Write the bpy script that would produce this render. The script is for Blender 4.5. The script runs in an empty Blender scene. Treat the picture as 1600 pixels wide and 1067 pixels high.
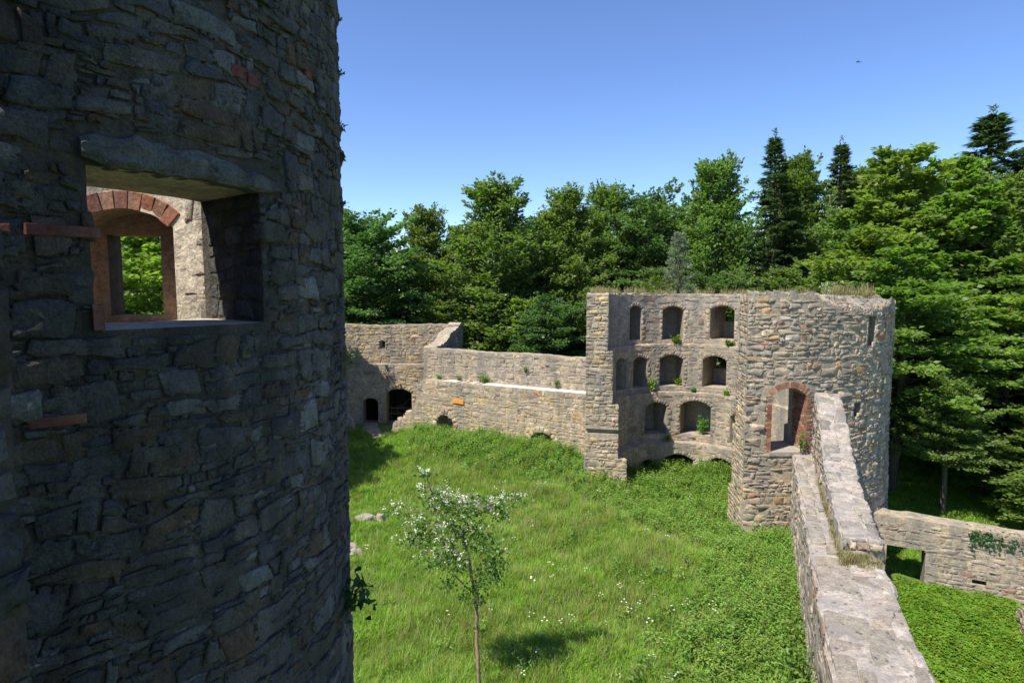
import bpy, math, random
import numpy as np
from mathutils import Vector, noise

SC = bpy.context.scene
COL = SC.collection
PI = math.pi

# ------------------------------------------------------------------ camera, sky, sun, exposure
cam = bpy.data.cameras.new('camera'); cam.lens = 21.375; cam.sensor_width = 36.0
cam.clip_start = 0.05; cam.clip_end = 2000
camo = bpy.data.objects.new('camera', cam); COL.objects.link(camo)
camo.location = (0, 0, 8.0)
camo.rotation_euler = (PI/2 - math.atan(83/950.0), 0, 0)
SC.camera = camo

SUN_EL, SUN_AZ = math.radians(57.0), math.atan2(-0.80, -0.60)
world = bpy.data.worlds.new('World'); SC.world = world; world.use_nodes = True
wn = world.node_tree.nodes; wl = world.node_tree.links
sky = wn.new('ShaderNodeTexSky'); sky.sky_type = 'NISHITA'; sky.sun_disc = False
sky.sun_elevation = SUN_EL; sky.sun_rotation = SUN_AZ
sky.altitude = 700; sky.air_density = 0.85; sky.dust_density = 0.0; sky.ozone_density = 4.0
bg = wn['Background']; bg.inputs[1].default_value = 0.115
hsv = wn.new('ShaderNodeHueSaturation'); hsv.inputs['Saturation'].default_value = 1.08; hsv.inputs['Hue'].default_value = 0.508
wl.new(sky.outputs[0], hsv.inputs['Color']); wl.new(hsv.outputs[0], bg.inputs[0])
sun = bpy.data.lights.new('sun', 'SUN'); sun.energy = 4.2; sun.angle = math.radians(0.55); sun.color = (1.0, 0.935, 0.82)
suno = bpy.data.objects.new('sun', sun); COL.objects.link(suno)
to_sun = Vector((math.sin(SUN_AZ)*math.cos(SUN_EL), math.cos(SUN_AZ)*math.cos(SUN_EL), math.sin(SUN_EL)))
suno.rotation_euler = (-to_sun).to_track_quat('-Z', 'Y').to_euler()
suno.location = (-20, -12, 40)
SC.view_settings.view_transform = 'Standard'; SC.view_settings.look = 'None'
SC.view_settings.gamma = 1.0; SC.view_settings.exposure = 1.0
SC.view_settings.use_curve_mapping = False
SC.cycles.max_bounces = 6; SC.cycles.diffuse_bounces = 4; SC.cycles.transmission_bounces = 4
SC.cycles.use_denoising = True

# ------------------------------------------------------------------ node helpers and materials
def mat(name):
    m = bpy.data.materials.new(name); m.use_nodes = True
    nt = m.node_tree
    return m, nt.nodes, nt.links, nt.nodes['Principled BSDF']

def N(nodes, kind, **kw):
    n = nodes.new(kind)
    for k, v in kw.items(): setattr(n, k, v)
    return n

def ramp(nodes, p0, c0, p1, c1):
    r = nodes.new('ShaderNodeValToRGB'); e = r.color_ramp.elements
    e[0].position = p0; e[0].color = (*c0, 1) if len(c0) == 3 else c0
    e[1].position = p1; e[1].color = (*c1, 1) if len(c1) == 3 else c1
    return r

def mixc(nodes, links, fac, a, b, mode='MIX'):
    m = nodes.new('ShaderNodeMix'); m.data_type = 'RGBA'; m.blend_type = mode
    for sock, v in ((m.inputs[0], fac), (m.inputs[6], a), (m.inputs[7], b)):
        if isinstance(v, (int, float)): sock.default_value = v
        elif isinstance(v, tuple): sock.default_value = (*v, 1)
        else: links.new(v, sock)
    return m.outputs[2]

def tex_noise(nodes, links, vec, scale, detail=5, rough=0.6):
    n = nodes.new('ShaderNodeTexNoise'); n.inputs['Scale'].default_value = scale
    n.inputs['Detail'].default_value = detail; n.inputs['Roughness'].default_value = rough
    links.new(vec, n.inputs['Vector']); return n.outputs['Fac']

def stone_mat(name, tint=None, dots=0.0, grain=30.0, pits=0.0, relief=0.06, lichen=0.35, stain=0.5, bump=0.5, bscale=14.0, grey=(0.16,0.16,0.15), pale=(0.42,0.42,0.38), moss=0.0):
    m, n, l, b = mat(name)
    geo = N(n, 'ShaderNodeNewGeometry'); pos = geo.outputs['Position']
    if tint is None:
        at = N(n, 'ShaderNodeAttribute', attribute_name='tint'); base = at.outputs['Color']
    else:
        rgb = N(n, 'ShaderNodeRGB'); rgb.outputs[0].default_value = (*tint, 1); base = rgb.outputs[0]
    f1 = tex_noise(n, l, pos, 7.0, 8, 0.7)
    r1 = ramp(n, 0.3, (0.55,0.55,0.56), 0.72, (1.28,1.25,1.2)); l.new(f1, r1.inputs[0])
    c = mixc(n, l, 1.0, base, r1.outputs[0], 'MULTIPLY')
    fg = tex_noise(n, l, pos, grain, 4, 0.7)
    rgn = ramp(n, 0.32, (0.62,0.62,0.63), 0.68, (1.30,1.28,1.25)); l.new(fg, rgn.inputs[0])
    c = mixc(n, l, 1.0, c, rgn.outputs[0], 'MULTIPLY')
    # grey weathering in streaks
    mp = N(n, 'ShaderNodeMapping'); mp.inputs['Scale'].default_value = (1.6, 1.6, 0.28); l.new(pos, mp.inputs[0])
    f2 = tex_noise(n, l, mp.outputs[0], 1.1, 6, 0.65)
    r2 = ramp(n, 0.45, (0,0,0), 0.62, (min(1, stain*1.25),)*3); l.new(f2, r2.inputs[0])
    c = mixc(n, l, r2.outputs[0], c, grey)
    # lichen spots
    f3 = tex_noise(n, l, pos, 16.0, 6, 0.75)
    r3 = ramp(n, 0.56, (0,0,0), 0.66, (lichen,)*3); l.new(f3, r3.inputs[0])
    c = mixc(n, l, r3.outputs[0], c, pale)
    if pits:
        f6 = tex_noise(n, l, pos, 11.0, 8, 0.75); r6 = ramp(n, 0.58, (0,0,0), 0.66, (pits,)*3); l.new(f6, r6.inputs[0])
        c = mixc(n, l, r6.outputs[0], c, (0.022,0.021,0.020))
    if dots:
        vo = N(n, 'ShaderNodeTexVoronoi'); vo.inputs['Scale'].default_value = 7.0; l.new(pos, vo.inputs['Vector'])
        ra = ramp(n, 0.16, (1,1,1), 0.26, (0,0,0)); l.new(vo.outputs['Distance'], ra.inputs[0])
        sel = N(n, 'ShaderNodeSeparateColor'); l.new(vo.outputs['Color'], sel.inputs[0])
        gt = N(n, 'ShaderNodeMath', operation='GREATER_THAN'); gt.inputs[1].default_value = 0.62; l.new(sel.outputs[0], gt.inputs[0])
        mm = N(n, 'ShaderNodeMath', operation='MULTIPLY'); l.new(ra.outputs[0], mm.inputs[0]); l.new(gt.outputs[0], mm.inputs[1])
        mm2 = N(n, 'ShaderNodeMath', operation='MULTIPLY'); l.new(mm.outputs[0], mm2.inputs[0]); mm2.inputs[1].default_value = dots
        c = mixc(n, l, mm2.outputs[0], c, (0.07,0.07,0.07))
    if moss:
        f5 = tex_noise(n, l, pos, 2.3, 7, 0.7)
        r5 = ramp(n, 0.55, (0,0,0), 0.7, (moss,)*3); l.new(f5, r5.inputs[0])
        c = mixc(n, l, r5.outputs[0], c, (0.05,0.06,0.025))
    l.new(c, b.inputs['Base Color'])
    b.inputs['Roughness'].default_value = 0.92
    b.inputs['Specular IOR Level'].default_value = 0.2
    fb = tex_noise(n, l, pos, bscale, 10, 0.7)
    fb2 = tex_noise(n, l, pos, bscale*0.22, 4, 0.6)
    ad = N(n, 'ShaderNodeMath', operation='MULTIPLY_ADD'); ad.inputs[1].default_value = 0.6
    l.new(fb, ad.inputs[0]); l.new(fb2, ad.inputs[2])
    bp = N(n, 'ShaderNodeBump'); bp.inputs['Strength'].default_value = bump; bp.inputs['Distance'].default_value = relief
    l.new(ad.outputs[0], bp.inputs['Height']); l.new(bp.outputs[0], b.inputs['Normal'])
    return m

def leaf_mat(name, dark, light, trans, tfac=0.35, rough=0.5, obj_var=0.35):
    m, n, l, b = mat(name)
    at = N(n, 'ShaderNodeAttribute', attribute_name='tint')
    oi = N(n, 'ShaderNodeObjectInfo')
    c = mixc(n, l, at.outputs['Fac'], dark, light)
    hs = N(n, 'ShaderNodeHueSaturation')
    mh = N(n, 'ShaderNodeMapRange'); mh.inputs[3].default_value = 0.5-0.05*obj_var; mh.inputs[4].default_value = 0.5+0.05*obj_var
    l.new(oi.outputs['Random'], mh.inputs[0]); l.new(mh.outputs[0], hs.inputs['Hue'])
    mv = N(n, 'ShaderNodeMapRange'); mv.inputs[3].default_value = 1-0.5*obj_var; mv.inputs[4].default_value = 1+0.5*obj_var
    sc = N(n, 'ShaderNodeMath', operation='FRACT'); ml = N(n, 'ShaderNodeMath', operation='MULTIPLY'); ml.inputs[1].default_value = 7.31
    l.new(oi.outputs['Random'], ml.inputs[0]); l.new(ml.outputs[0], sc.inputs[0]); l.new(sc.outputs[0], mv.inputs[0])
    l.new(mv.outputs[0], hs.inputs['Value'])
    l.new(c, hs.inputs['Color'])
    l.new(hs.outputs[0], b.inputs['Base Color'])
    b.inputs['Roughness'].default_value = rough; b.inputs['Specular IOR Level'].default_value = 0.35
    tr = N(n, 'ShaderNodeBsdfTranslucent')
    ct = mixc(n, l, 1.0, hs.outputs[0], trans, 'MULTIPLY'); l.new(ct, tr.inputs['Color'])
    mx = N(n, 'ShaderNodeMixShader'); mx.inputs[0].default_value = tfac
    l.new(b.outputs[0], mx.inputs[1]); l.new(tr.outputs[0], mx.inputs[2])
    l.new(mx.outputs[0], n['Material Output'].inputs['Surface'])
    return m

def plain_mat(name, col, var=0.3, scale=8.0, rough=0.85, bump=0.3):
    m, n, l, b = mat(name)
    geo = N(n, 'ShaderNodeNewGeometry')
    f = tex_noise(n, l, geo.outputs['Position'], scale, 6, 0.65)
    r = ramp(n, 0.3, tuple(x*(1-var) for x in col), 0.7, tuple(x*(1+var) for x in col)); l.new(f, r.inputs[0])
    l.new(r.outputs[0], b.inputs['Base Color']); b.inputs['Roughness'].default_value = rough
    b.inputs['Specular IOR Level'].default_value = 0.25
    bp = N(n, 'ShaderNodeBump'); bp.inputs['Strength'].default_value = bump; bp.inputs['Distance'].default_value = 0.03
    l.new(f, bp.inputs['Height']); l.new(bp.outputs[0], b.inputs['Normal'])
    return m

M_STONE = stone_mat('rubble_stone', lichen=0.25, stain=0.5, grey=(0.15,0.14,0.125))
M_MORTAR = stone_mat('lime_mortar', tint=(0.40,0.335,0.25), lichen=0.3, stain=0.55, bump=0.8, bscale=10.0)
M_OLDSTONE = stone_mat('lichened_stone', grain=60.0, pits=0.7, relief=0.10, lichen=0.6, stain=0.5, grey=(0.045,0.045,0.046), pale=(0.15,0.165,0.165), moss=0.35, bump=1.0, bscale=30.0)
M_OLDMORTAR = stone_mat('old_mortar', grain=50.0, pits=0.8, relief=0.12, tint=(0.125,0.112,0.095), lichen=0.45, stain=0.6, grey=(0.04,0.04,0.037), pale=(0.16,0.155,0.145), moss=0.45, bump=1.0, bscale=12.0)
M_SUNLIT_INNER = stone_mat('sunlit_inner_mortar', tint=(0.58,0.52,0.42), lichen=0.3, stain=0.35, bump=0.9, bscale=12.0)  # inner face of the round tower, strong sunlight put into its pale colour
M_OCHRE = stone_mat('ochre_render', tint=(0.37,0.265,0.175), lichen=0.4, stain=0.45, bump=0.8, bscale=10.0)
M_BRICK = stone_mat('red_brick', lichen=0.12, stain=0.25, bump=0.4)
M_CAPSTONE = stone_mat('capping_stone', dots=0.8, lichen=0.35, stain=0.5, grey=(0.20,0.185,0.17), pale=(0.42,0.375,0.32), bump=0.6, bscale=9.0)
M_CAP = stone_mat('capping_mortar', tint=(0.36,0.325,0.29), dots=0.75, lichen=0.3, stain=0.5, grey=(0.21,0.20,0.195), pale=(0.40,0.36,0.31), bump=0.5, bscale=9.0)
M_LIGHTCAP = stone_mat('pale_gravel_mortar', tint=(0.62,0.58,0.53), lichen=0.3, stain=0.25, bump=0.6)
M_BARK = plain_mat('bark', (0.11,0.085,0.06), 0.5, 9.0)
M_PALEBARK = plain_mat('pale_bark', (0.26,0.19,0.12), 0.35, 14.0)
M_WOODSIGN = plain_mat('orange_wood', (0.62,0.27,0.05), 0.2, 10.0)
M_DARKWOOD = plain_mat('dark_wood', (0.10,0.075,0.055), 0.4, 7.0)
M_ROCK = stone_mat('meadow_rock', tint=(0.38,0.33,0.29), lichen=0.3, stain=0.3)
M_ASH = stone_mat('charred_rock', tint=(0.22,0.18,0.165), lichen=0.2, stain=0.6, grey=(0.07,0.06,0.06))
M_BEECH = leaf_mat('beech_leaf', (0.080,0.118,0.036), (0.20,0.255,0.078), (1.4,1.9,0.55), 0.45)
M_BROAD = leaf_mat('broad_leaf', (0.060,0.108,0.040), (0.155,0.225,0.078), (1.3,1.9,0.6), 0.42)
M_MAPLE = leaf_mat('maple_leaf', (0.095,0.150,0.034), (0.23,0.305,0.068), (1.4,1.8,0.5), 0.48, 0.5, 0.22)
M_FIR = leaf_mat('fir_needle', (0.048,0.082,0.042), (0.115,0.165,0.075), (1.2,1.5,0.6), 0.25)
M_PINE = leaf_mat('blue_pine_needle', (0.14,0.19,0.105), (0.30,0.36,0.20), (1.1,1.2,0.8), 0.2)
M_GRASS = leaf_mat('grass_blade', (0.13,0.235,0.022), (0.28,0.435,0.050), (1.3,1.6,0.5), 0.45, 0.45, 0.5)
M_GRASS2 = leaf_mat('meadow_blade', (0.16,0.235,0.034), (0.32,0.42,0.080), (1.2,1.4,0.5), 0.45, 0.5, 0.6)
M_STRAW = leaf_mat('dry_grass', (0.20,0.19,0.075), (0.38,0.33,0.15), (1.1,1.1,0.8), 0.3, 0.6, 0.4)
M_NETTLE = leaf_mat('herb_leaf', (0.082,0.155,0.028), (0.205,0.32,0.060), (1.3,1.7,0.5), 0.42, 0.5, 0.5)
M_COVER = leaf_mat('ground_cover_leaf', (0.075,0.15,0.014), (0.165,0.285,0.03), (1.3,1.6,0.4), 0.4, 0.45, 0.4)
M_HAW = leaf_mat('hawthorn_leaf', (0.085,0.145,0.028), (0.21,0.30,0.065), (1.3,1.7,0.6), 0.42)
M_PETAL = leaf_mat('white_petal', (0.62,0.62,0.48), (0.85,0.84,0.70), (1,1,0.95), 0.3, 0.6, 0.1)
M_IVY = leaf_mat('ivy_leaf', (0.02,0.055,0.018), (0.05,0.11,0.03), (1.2,1.6,0.6), 0.25)
M_BIRD = plain_mat('black_feather', (0.02,0.02,0.022), 0.2, 20.0, 0.5)

def ground_mat():
    m, n, l, b = mat('meadow_soil')
    geo = N(n, 'ShaderNodeNewGeometry'); pos = geo.outputs['Position']
    f = tex_noise(n, l, pos, 1.2, 8, 0.7)
    r = ramp(n, 0.35, (0.06,0.10,0.014), 0.7, (0.13,0.19,0.028)); l.new(f, r.inputs[0])
    f2 = tex_noise(n, l, pos, 0.6, 5, 0.6)
    r2 = ramp(n, 0.6, (0,0,0), 0.75, (0.6,0.6,0.6)); l.new(f2, r2.inputs[0])
    c = mixc(n, l, r2.outputs[0], r.outputs[0], (0.10,0.085,0.045))
    l.new(c, b.inputs['Base Color']); b.inputs['Roughness'].default_value = 0.95
    bp = N(n, 'ShaderNodeBump'); bp.inputs['Strength'].default_value = 0.6; bp.inputs['Distance'].default_value = 0.08
    l.new(tex_noise(n, l, pos, 9.0, 6, 0.7), bp.inputs['Height']); l.new(bp.outputs[0], b.inputs['Normal'])
    return m
M_GROUND = ground_mat()
M_PATH = plain_mat('trodden_earth', (0.30,0.24,0.17), 0.3, 6.0)

# ------------------------------------------------------------------ object helpers
def mesh_py(name, V, F, m, smooth=False, tint=None):
    me = bpy.data.meshes.new(name); me.from_pydata([tuple(v) for v in V], [], [tuple(f) for f in F]); me.update()
    me.materials.append(m)
    if smooth: me.polygons.foreach_set('use_smooth', [True]*len(me.polygons))
    if tint is not None:
        a = me.attributes.new('tint', 'FLOAT_COLOR', 'POINT')
        t = np.ones((len(V), 4), np.float32); t[:, :3] = tint; a.data.foreach_set('color', t.ravel())
    return me

def mesh_np(name, V, F, m, smooth=False, tint=None):
    """V (n,3), F (k,c) with equal corner counts, tint (n,) float or (n,3)"""
    V = np.asarray(V, np.float32); F = np.asarray(F, np.int32); k, c = F.shape
    me = bpy.data.meshes.new(name)
    me.vertices.add(len(V)); me.vertices.foreach_set('co', V.ravel())
    me.loops.add(k*c); me.loops.foreach_set('vertex_index', F.ravel())
    me.polygons.add(k); me.polygons.foreach_set('loop_start', np.arange(0, k*c, c, dtype=np.int32))
    me.update(calc_edges=True); me.validate()
    me.materials.append(m)
    if smooth: me.polygons.foreach_set('use_smooth', np.ones(k, bool))
    if tint is not None:
        tint = np.asarray(tint, np.float32)
        t = np.ones((len(V), 4), np.float32); t[:, :3] = tint[:, None] if tint.ndim == 1 else tint
        a = me.attributes.new('tint', 'FLOAT_COLOR', 'POINT'); a.data.foreach_set('color', t.ravel())
    return me

def link(name, me, parent=None, loc=None):
    o = bpy.data.objects.new(name, me); COL.objects.link(o)
    if parent is not None: o.parent = parent
    if loc is not None: o.location = loc
    return o

def tag(o, label=None, cat=None, group=None, kind=None):
    if label: o['label'] = label
    if cat: o['category'] = cat
    if group: o['group'] = group
    if kind: o['kind'] = kind
    return o

def thing(name, loc, label, cat, group=None, rz=0.0):
    o = link(name, None, None, loc); o.rotation_euler = (0, 0, rz)
    return tag(o, label, cat, group)

def copy_tree(o, parent=None):
    c = o.copy(); COL.objects.link(c); c.parent = parent
    for ch in list(o.children): copy_tree(ch, c)
    return c

# ------------------------------------------------------------------ masonry helpers
class Curve:
    """smooth plan curve through points; at(s), normal on the right-hand side of travel times sgn"""
    def __init__(self, pts, sgn=1, n=240):
        P = np.array(pts, float); k = len(P); out = []
        E0 = 2*P[0]-P[1]; E1 = 2*P[-1]-P[-2]; Q = np.vstack([E0, P, E1])
        for t in np.linspace(0, k-1-1e-9, n):
            i = int(t); f = t-i; p0, p1, p2, p3 = Q[i], Q[i+1], Q[i+2], Q[i+3]
            out.append(0.5*((2*p1)+(-p0+p2)*f+(2*p0-5*p1+4*p2-p3)*f*f+(-p0+3*p1-3*p2+p3)*f**3))
        self.p = np.array(out); self.t = np.linspace(0, k-1, n)
        d = np.diff(self.p, axis=0); self.s = np.concatenate([[0], np.cumsum(np.hypot(d[:, 0], d[:, 1]))])
        g = np.gradient(self.p, axis=0); g /= np.linalg.norm(g, axis=1)[:, None]
        self.n = np.stack([g[:, 1], -g[:, 0]], 1)*sgn
        self.len = self.s[-1]
    def S(self, u, v, h):
        u = np.asarray(u, float)
        x = np.interp(u, self.s, self.p[:, 0]); y = np.interp(u, self.s, self.p[:, 1])
        nx = np.interp(u, self.s, self.n[:, 0]); ny = np.interp(u, self.s, self.n[:, 1])
        return np.stack([x+nx*h, y+ny*h, np.asarray(v, float)+0*u], -1)
    def near(self, x, y):
        return self.s[np.argmin((self.p[:, 0]-x)**2+(self.p[:, 1]-y)**2)]

class Plane:
    def __init__(self, O, U, Nn, lean=0.0):
        self.O = np.array(O, float); self.U = np.array(U, float)/np.linalg.norm(U); self.N = np.array(Nn, float)/np.linalg.norm(Nn); self.lean = lean
    def S(self, u, v, h):
        u = np.asarray(u, float); v = np.asarray(v, float); h = np.asarray(h, float)+0*u
        xy = self.O[None, :2]+u[..., None]*self.U[None, :2]+(h-self.lean*v)[..., None]*self.N[None, :2]
        return np.stack([xy[..., 0], xy[..., 1], self.O[2]+v], -1)

class Cyl:
    def __init__(self, c, R): self.c = c; self.R = R
    def S(self, u, v, h):
        u = np.asarray(u, float); th = u/self.R; r = self.R+np.asarray(h, float)
        return np.stack([self.c[0]+r*np.cos(th), self.c[1]+r*np.sin(th), np.asarray(v, float)+0*u], -1)

def clip_half(poly, a, b, c):
    """keep a*x+b*y<=c"""
    out = []; n = len(poly)
    for i in range(n):
        p = poly[i]; q = poly[(i+1) % n]
        dp = a*p[0]+b*p[1]-c; dq = a*q[0]+b*q[1]-c
        if dp <= 0: out.append(p)
        if (dp < 0 < dq) or (dq < 0 < dp):
            t = dp/(dp-dq); out.append((p[0]+(q[0]-p[0])*t, p[1]+(q[1]-p[1])*t))
    return out

def cells(u0, u1, v0, v1, su, sv, seed, jit=0.75, drop=0.16, wave=1.0):
    """rubble laid in uneven courses: wobbling bed joints, slanting upright joints, split and doubled stones"""
    rng = random.Random(seed); polys = []
    hs = []
    while sum(hs) < v1-v0: hs.append(sv*rng.choice((0.6, 0.8, 0.95, 1.1, 1.3, 1.55)))
    k = (v1-v0)/sum(hs); vs = [v0]
    for h in hs: vs.append(vs[-1]+h*k)
    n = len(hs)
    def bed(i, u):
        if i <= 0: return v0
        if i >= n: return v1
        return vs[i]+sv*wave*(0.55*noise.noise((u/su*0.33, i*3.7, seed*1.3))+0.32*noise.noise((u/su*0.9, i*5.1, seed*0.7)))
    for i in range(n):
        u = u0-rng.random()*su*0.6; js = [u0]
        while u < u1:
            u += su*rng.choice((0.45, 0.6, 0.8, 1.0, 1.15, 1.4, 1.8))*(0.75 if hs[i] < sv*0.8 else 1.0)
            if u0+0.25*su < u < u1-0.25*su: js.append(u)
        js.append(u1)
        sl = [0]+[rng.uniform(-0.22, 0.22)*su for _ in js[1:-1]]+[0]
        for j in range(len(js)-1):
            if rng.random() < drop*0.35: continue
            a, b = js[j], js[j+1]; sa, sb = sl[j], sl[j+1]
            w = b-a
            def lo(t): x = a-sa/2+(w+(sa-sb)/2)*t; return (x, bed(i, x))
            def hi(t): x = a+sa/2+(w+(sb-sa)/2)*t; return (x, bed(i+1, x))
            H = vs[i+1]-vs[i]
            def dent(p): return (p[0]+rng.uniform(-0.04, 0.04)*su*jit, p[1]+rng.uniform(-0.10, 0.10)*H*jit)
            L0, L1, R0, R1 = lo(0), hi(0), lo(1), hi(1)
            m0 = dent(lo(rng.uniform(0.35, 0.65))); m1 = dent(hi(rng.uniform(0.35, 0.65)))
            r = rng.random()
            if r < 0.13 and H > sv*0.9:          # two flat stones in one course
                t = rng.uniform(0.4, 0.6); ml = (L0[0]*(1-t)+L1[0]*t, L0[1]*(1-t)+L1[1]*t); mr = (R0[0]*(1-t)+R1[0]*t, R0[1]*(1-t)+R1[1]*t+rng.uniform(-0.1, 0.1)*H)
                polys.append([L0, m0, R0, mr, ml]); polys.append([ml, mr, R1, m1, L1])
            else:
                q = [L0, m0, R0]
                if rng.random() < 0.5: q.append(dent(((R0[0]+R1[0])/2, (R0[1]+R1[1])/2)))
                q += [R1, m1, L1]
                if rng.random() < 0.5: q.append(dent(((L0[0]+L1[0])/2, (L0[1]+L1[1])/2)))
                polys.append(q)
    return polys

def palette(rng, pal):
    t = rng.random(); acc = 0
    for w, c in pal:
        acc += w
        if t <= acc:
            k = rng.uniform(0.74, 1.1); return tuple(x*k*rng.uniform(0.975, 1.025) for x in c)
    return pal[-1][1]

PAL_RUIN = [(0.30,(0.44,0.365,0.275)),(0.28,(0.385,0.335,0.28)),(0.20,(0.48,0.39,0.275)),(0.12,(0.35,0.28,0.215)),(0.05,(0.47,0.30,0.15)),(0.02,(0.36,0.21,0.15)),(0.03,(0.52,0.47,0.40))]
PAL_GREY = [(0.45,(0.38,0.325,0.26)),(0.28,(0.34,0.30,0.255)),(0.18,(0.42,0.35,0.26)),(0.06,(0.36,0.27,0.19)),(0.03,(0.33,0.21,0.15))]
PAL_TAN = [(0.42,(0.48,0.39,0.265)),(0.30,(0.44,0.365,0.27)),(0.14,(0.51,0.38,0.20)),(0.11,(0.39,0.325,0.25)),(0.03,(0.41,0.26,0.17))]
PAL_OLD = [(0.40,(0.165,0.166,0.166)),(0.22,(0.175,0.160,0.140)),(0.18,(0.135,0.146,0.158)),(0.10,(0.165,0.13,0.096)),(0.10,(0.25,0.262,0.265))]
PAL_BRICK = [(0.45,(0.33,0.135,0.080)),(0.25,(0.38,0.20,0.12)),(0.18,(0.24,0.10,0.07)),(0.12,(0.40,0.31,0.23))]

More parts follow.
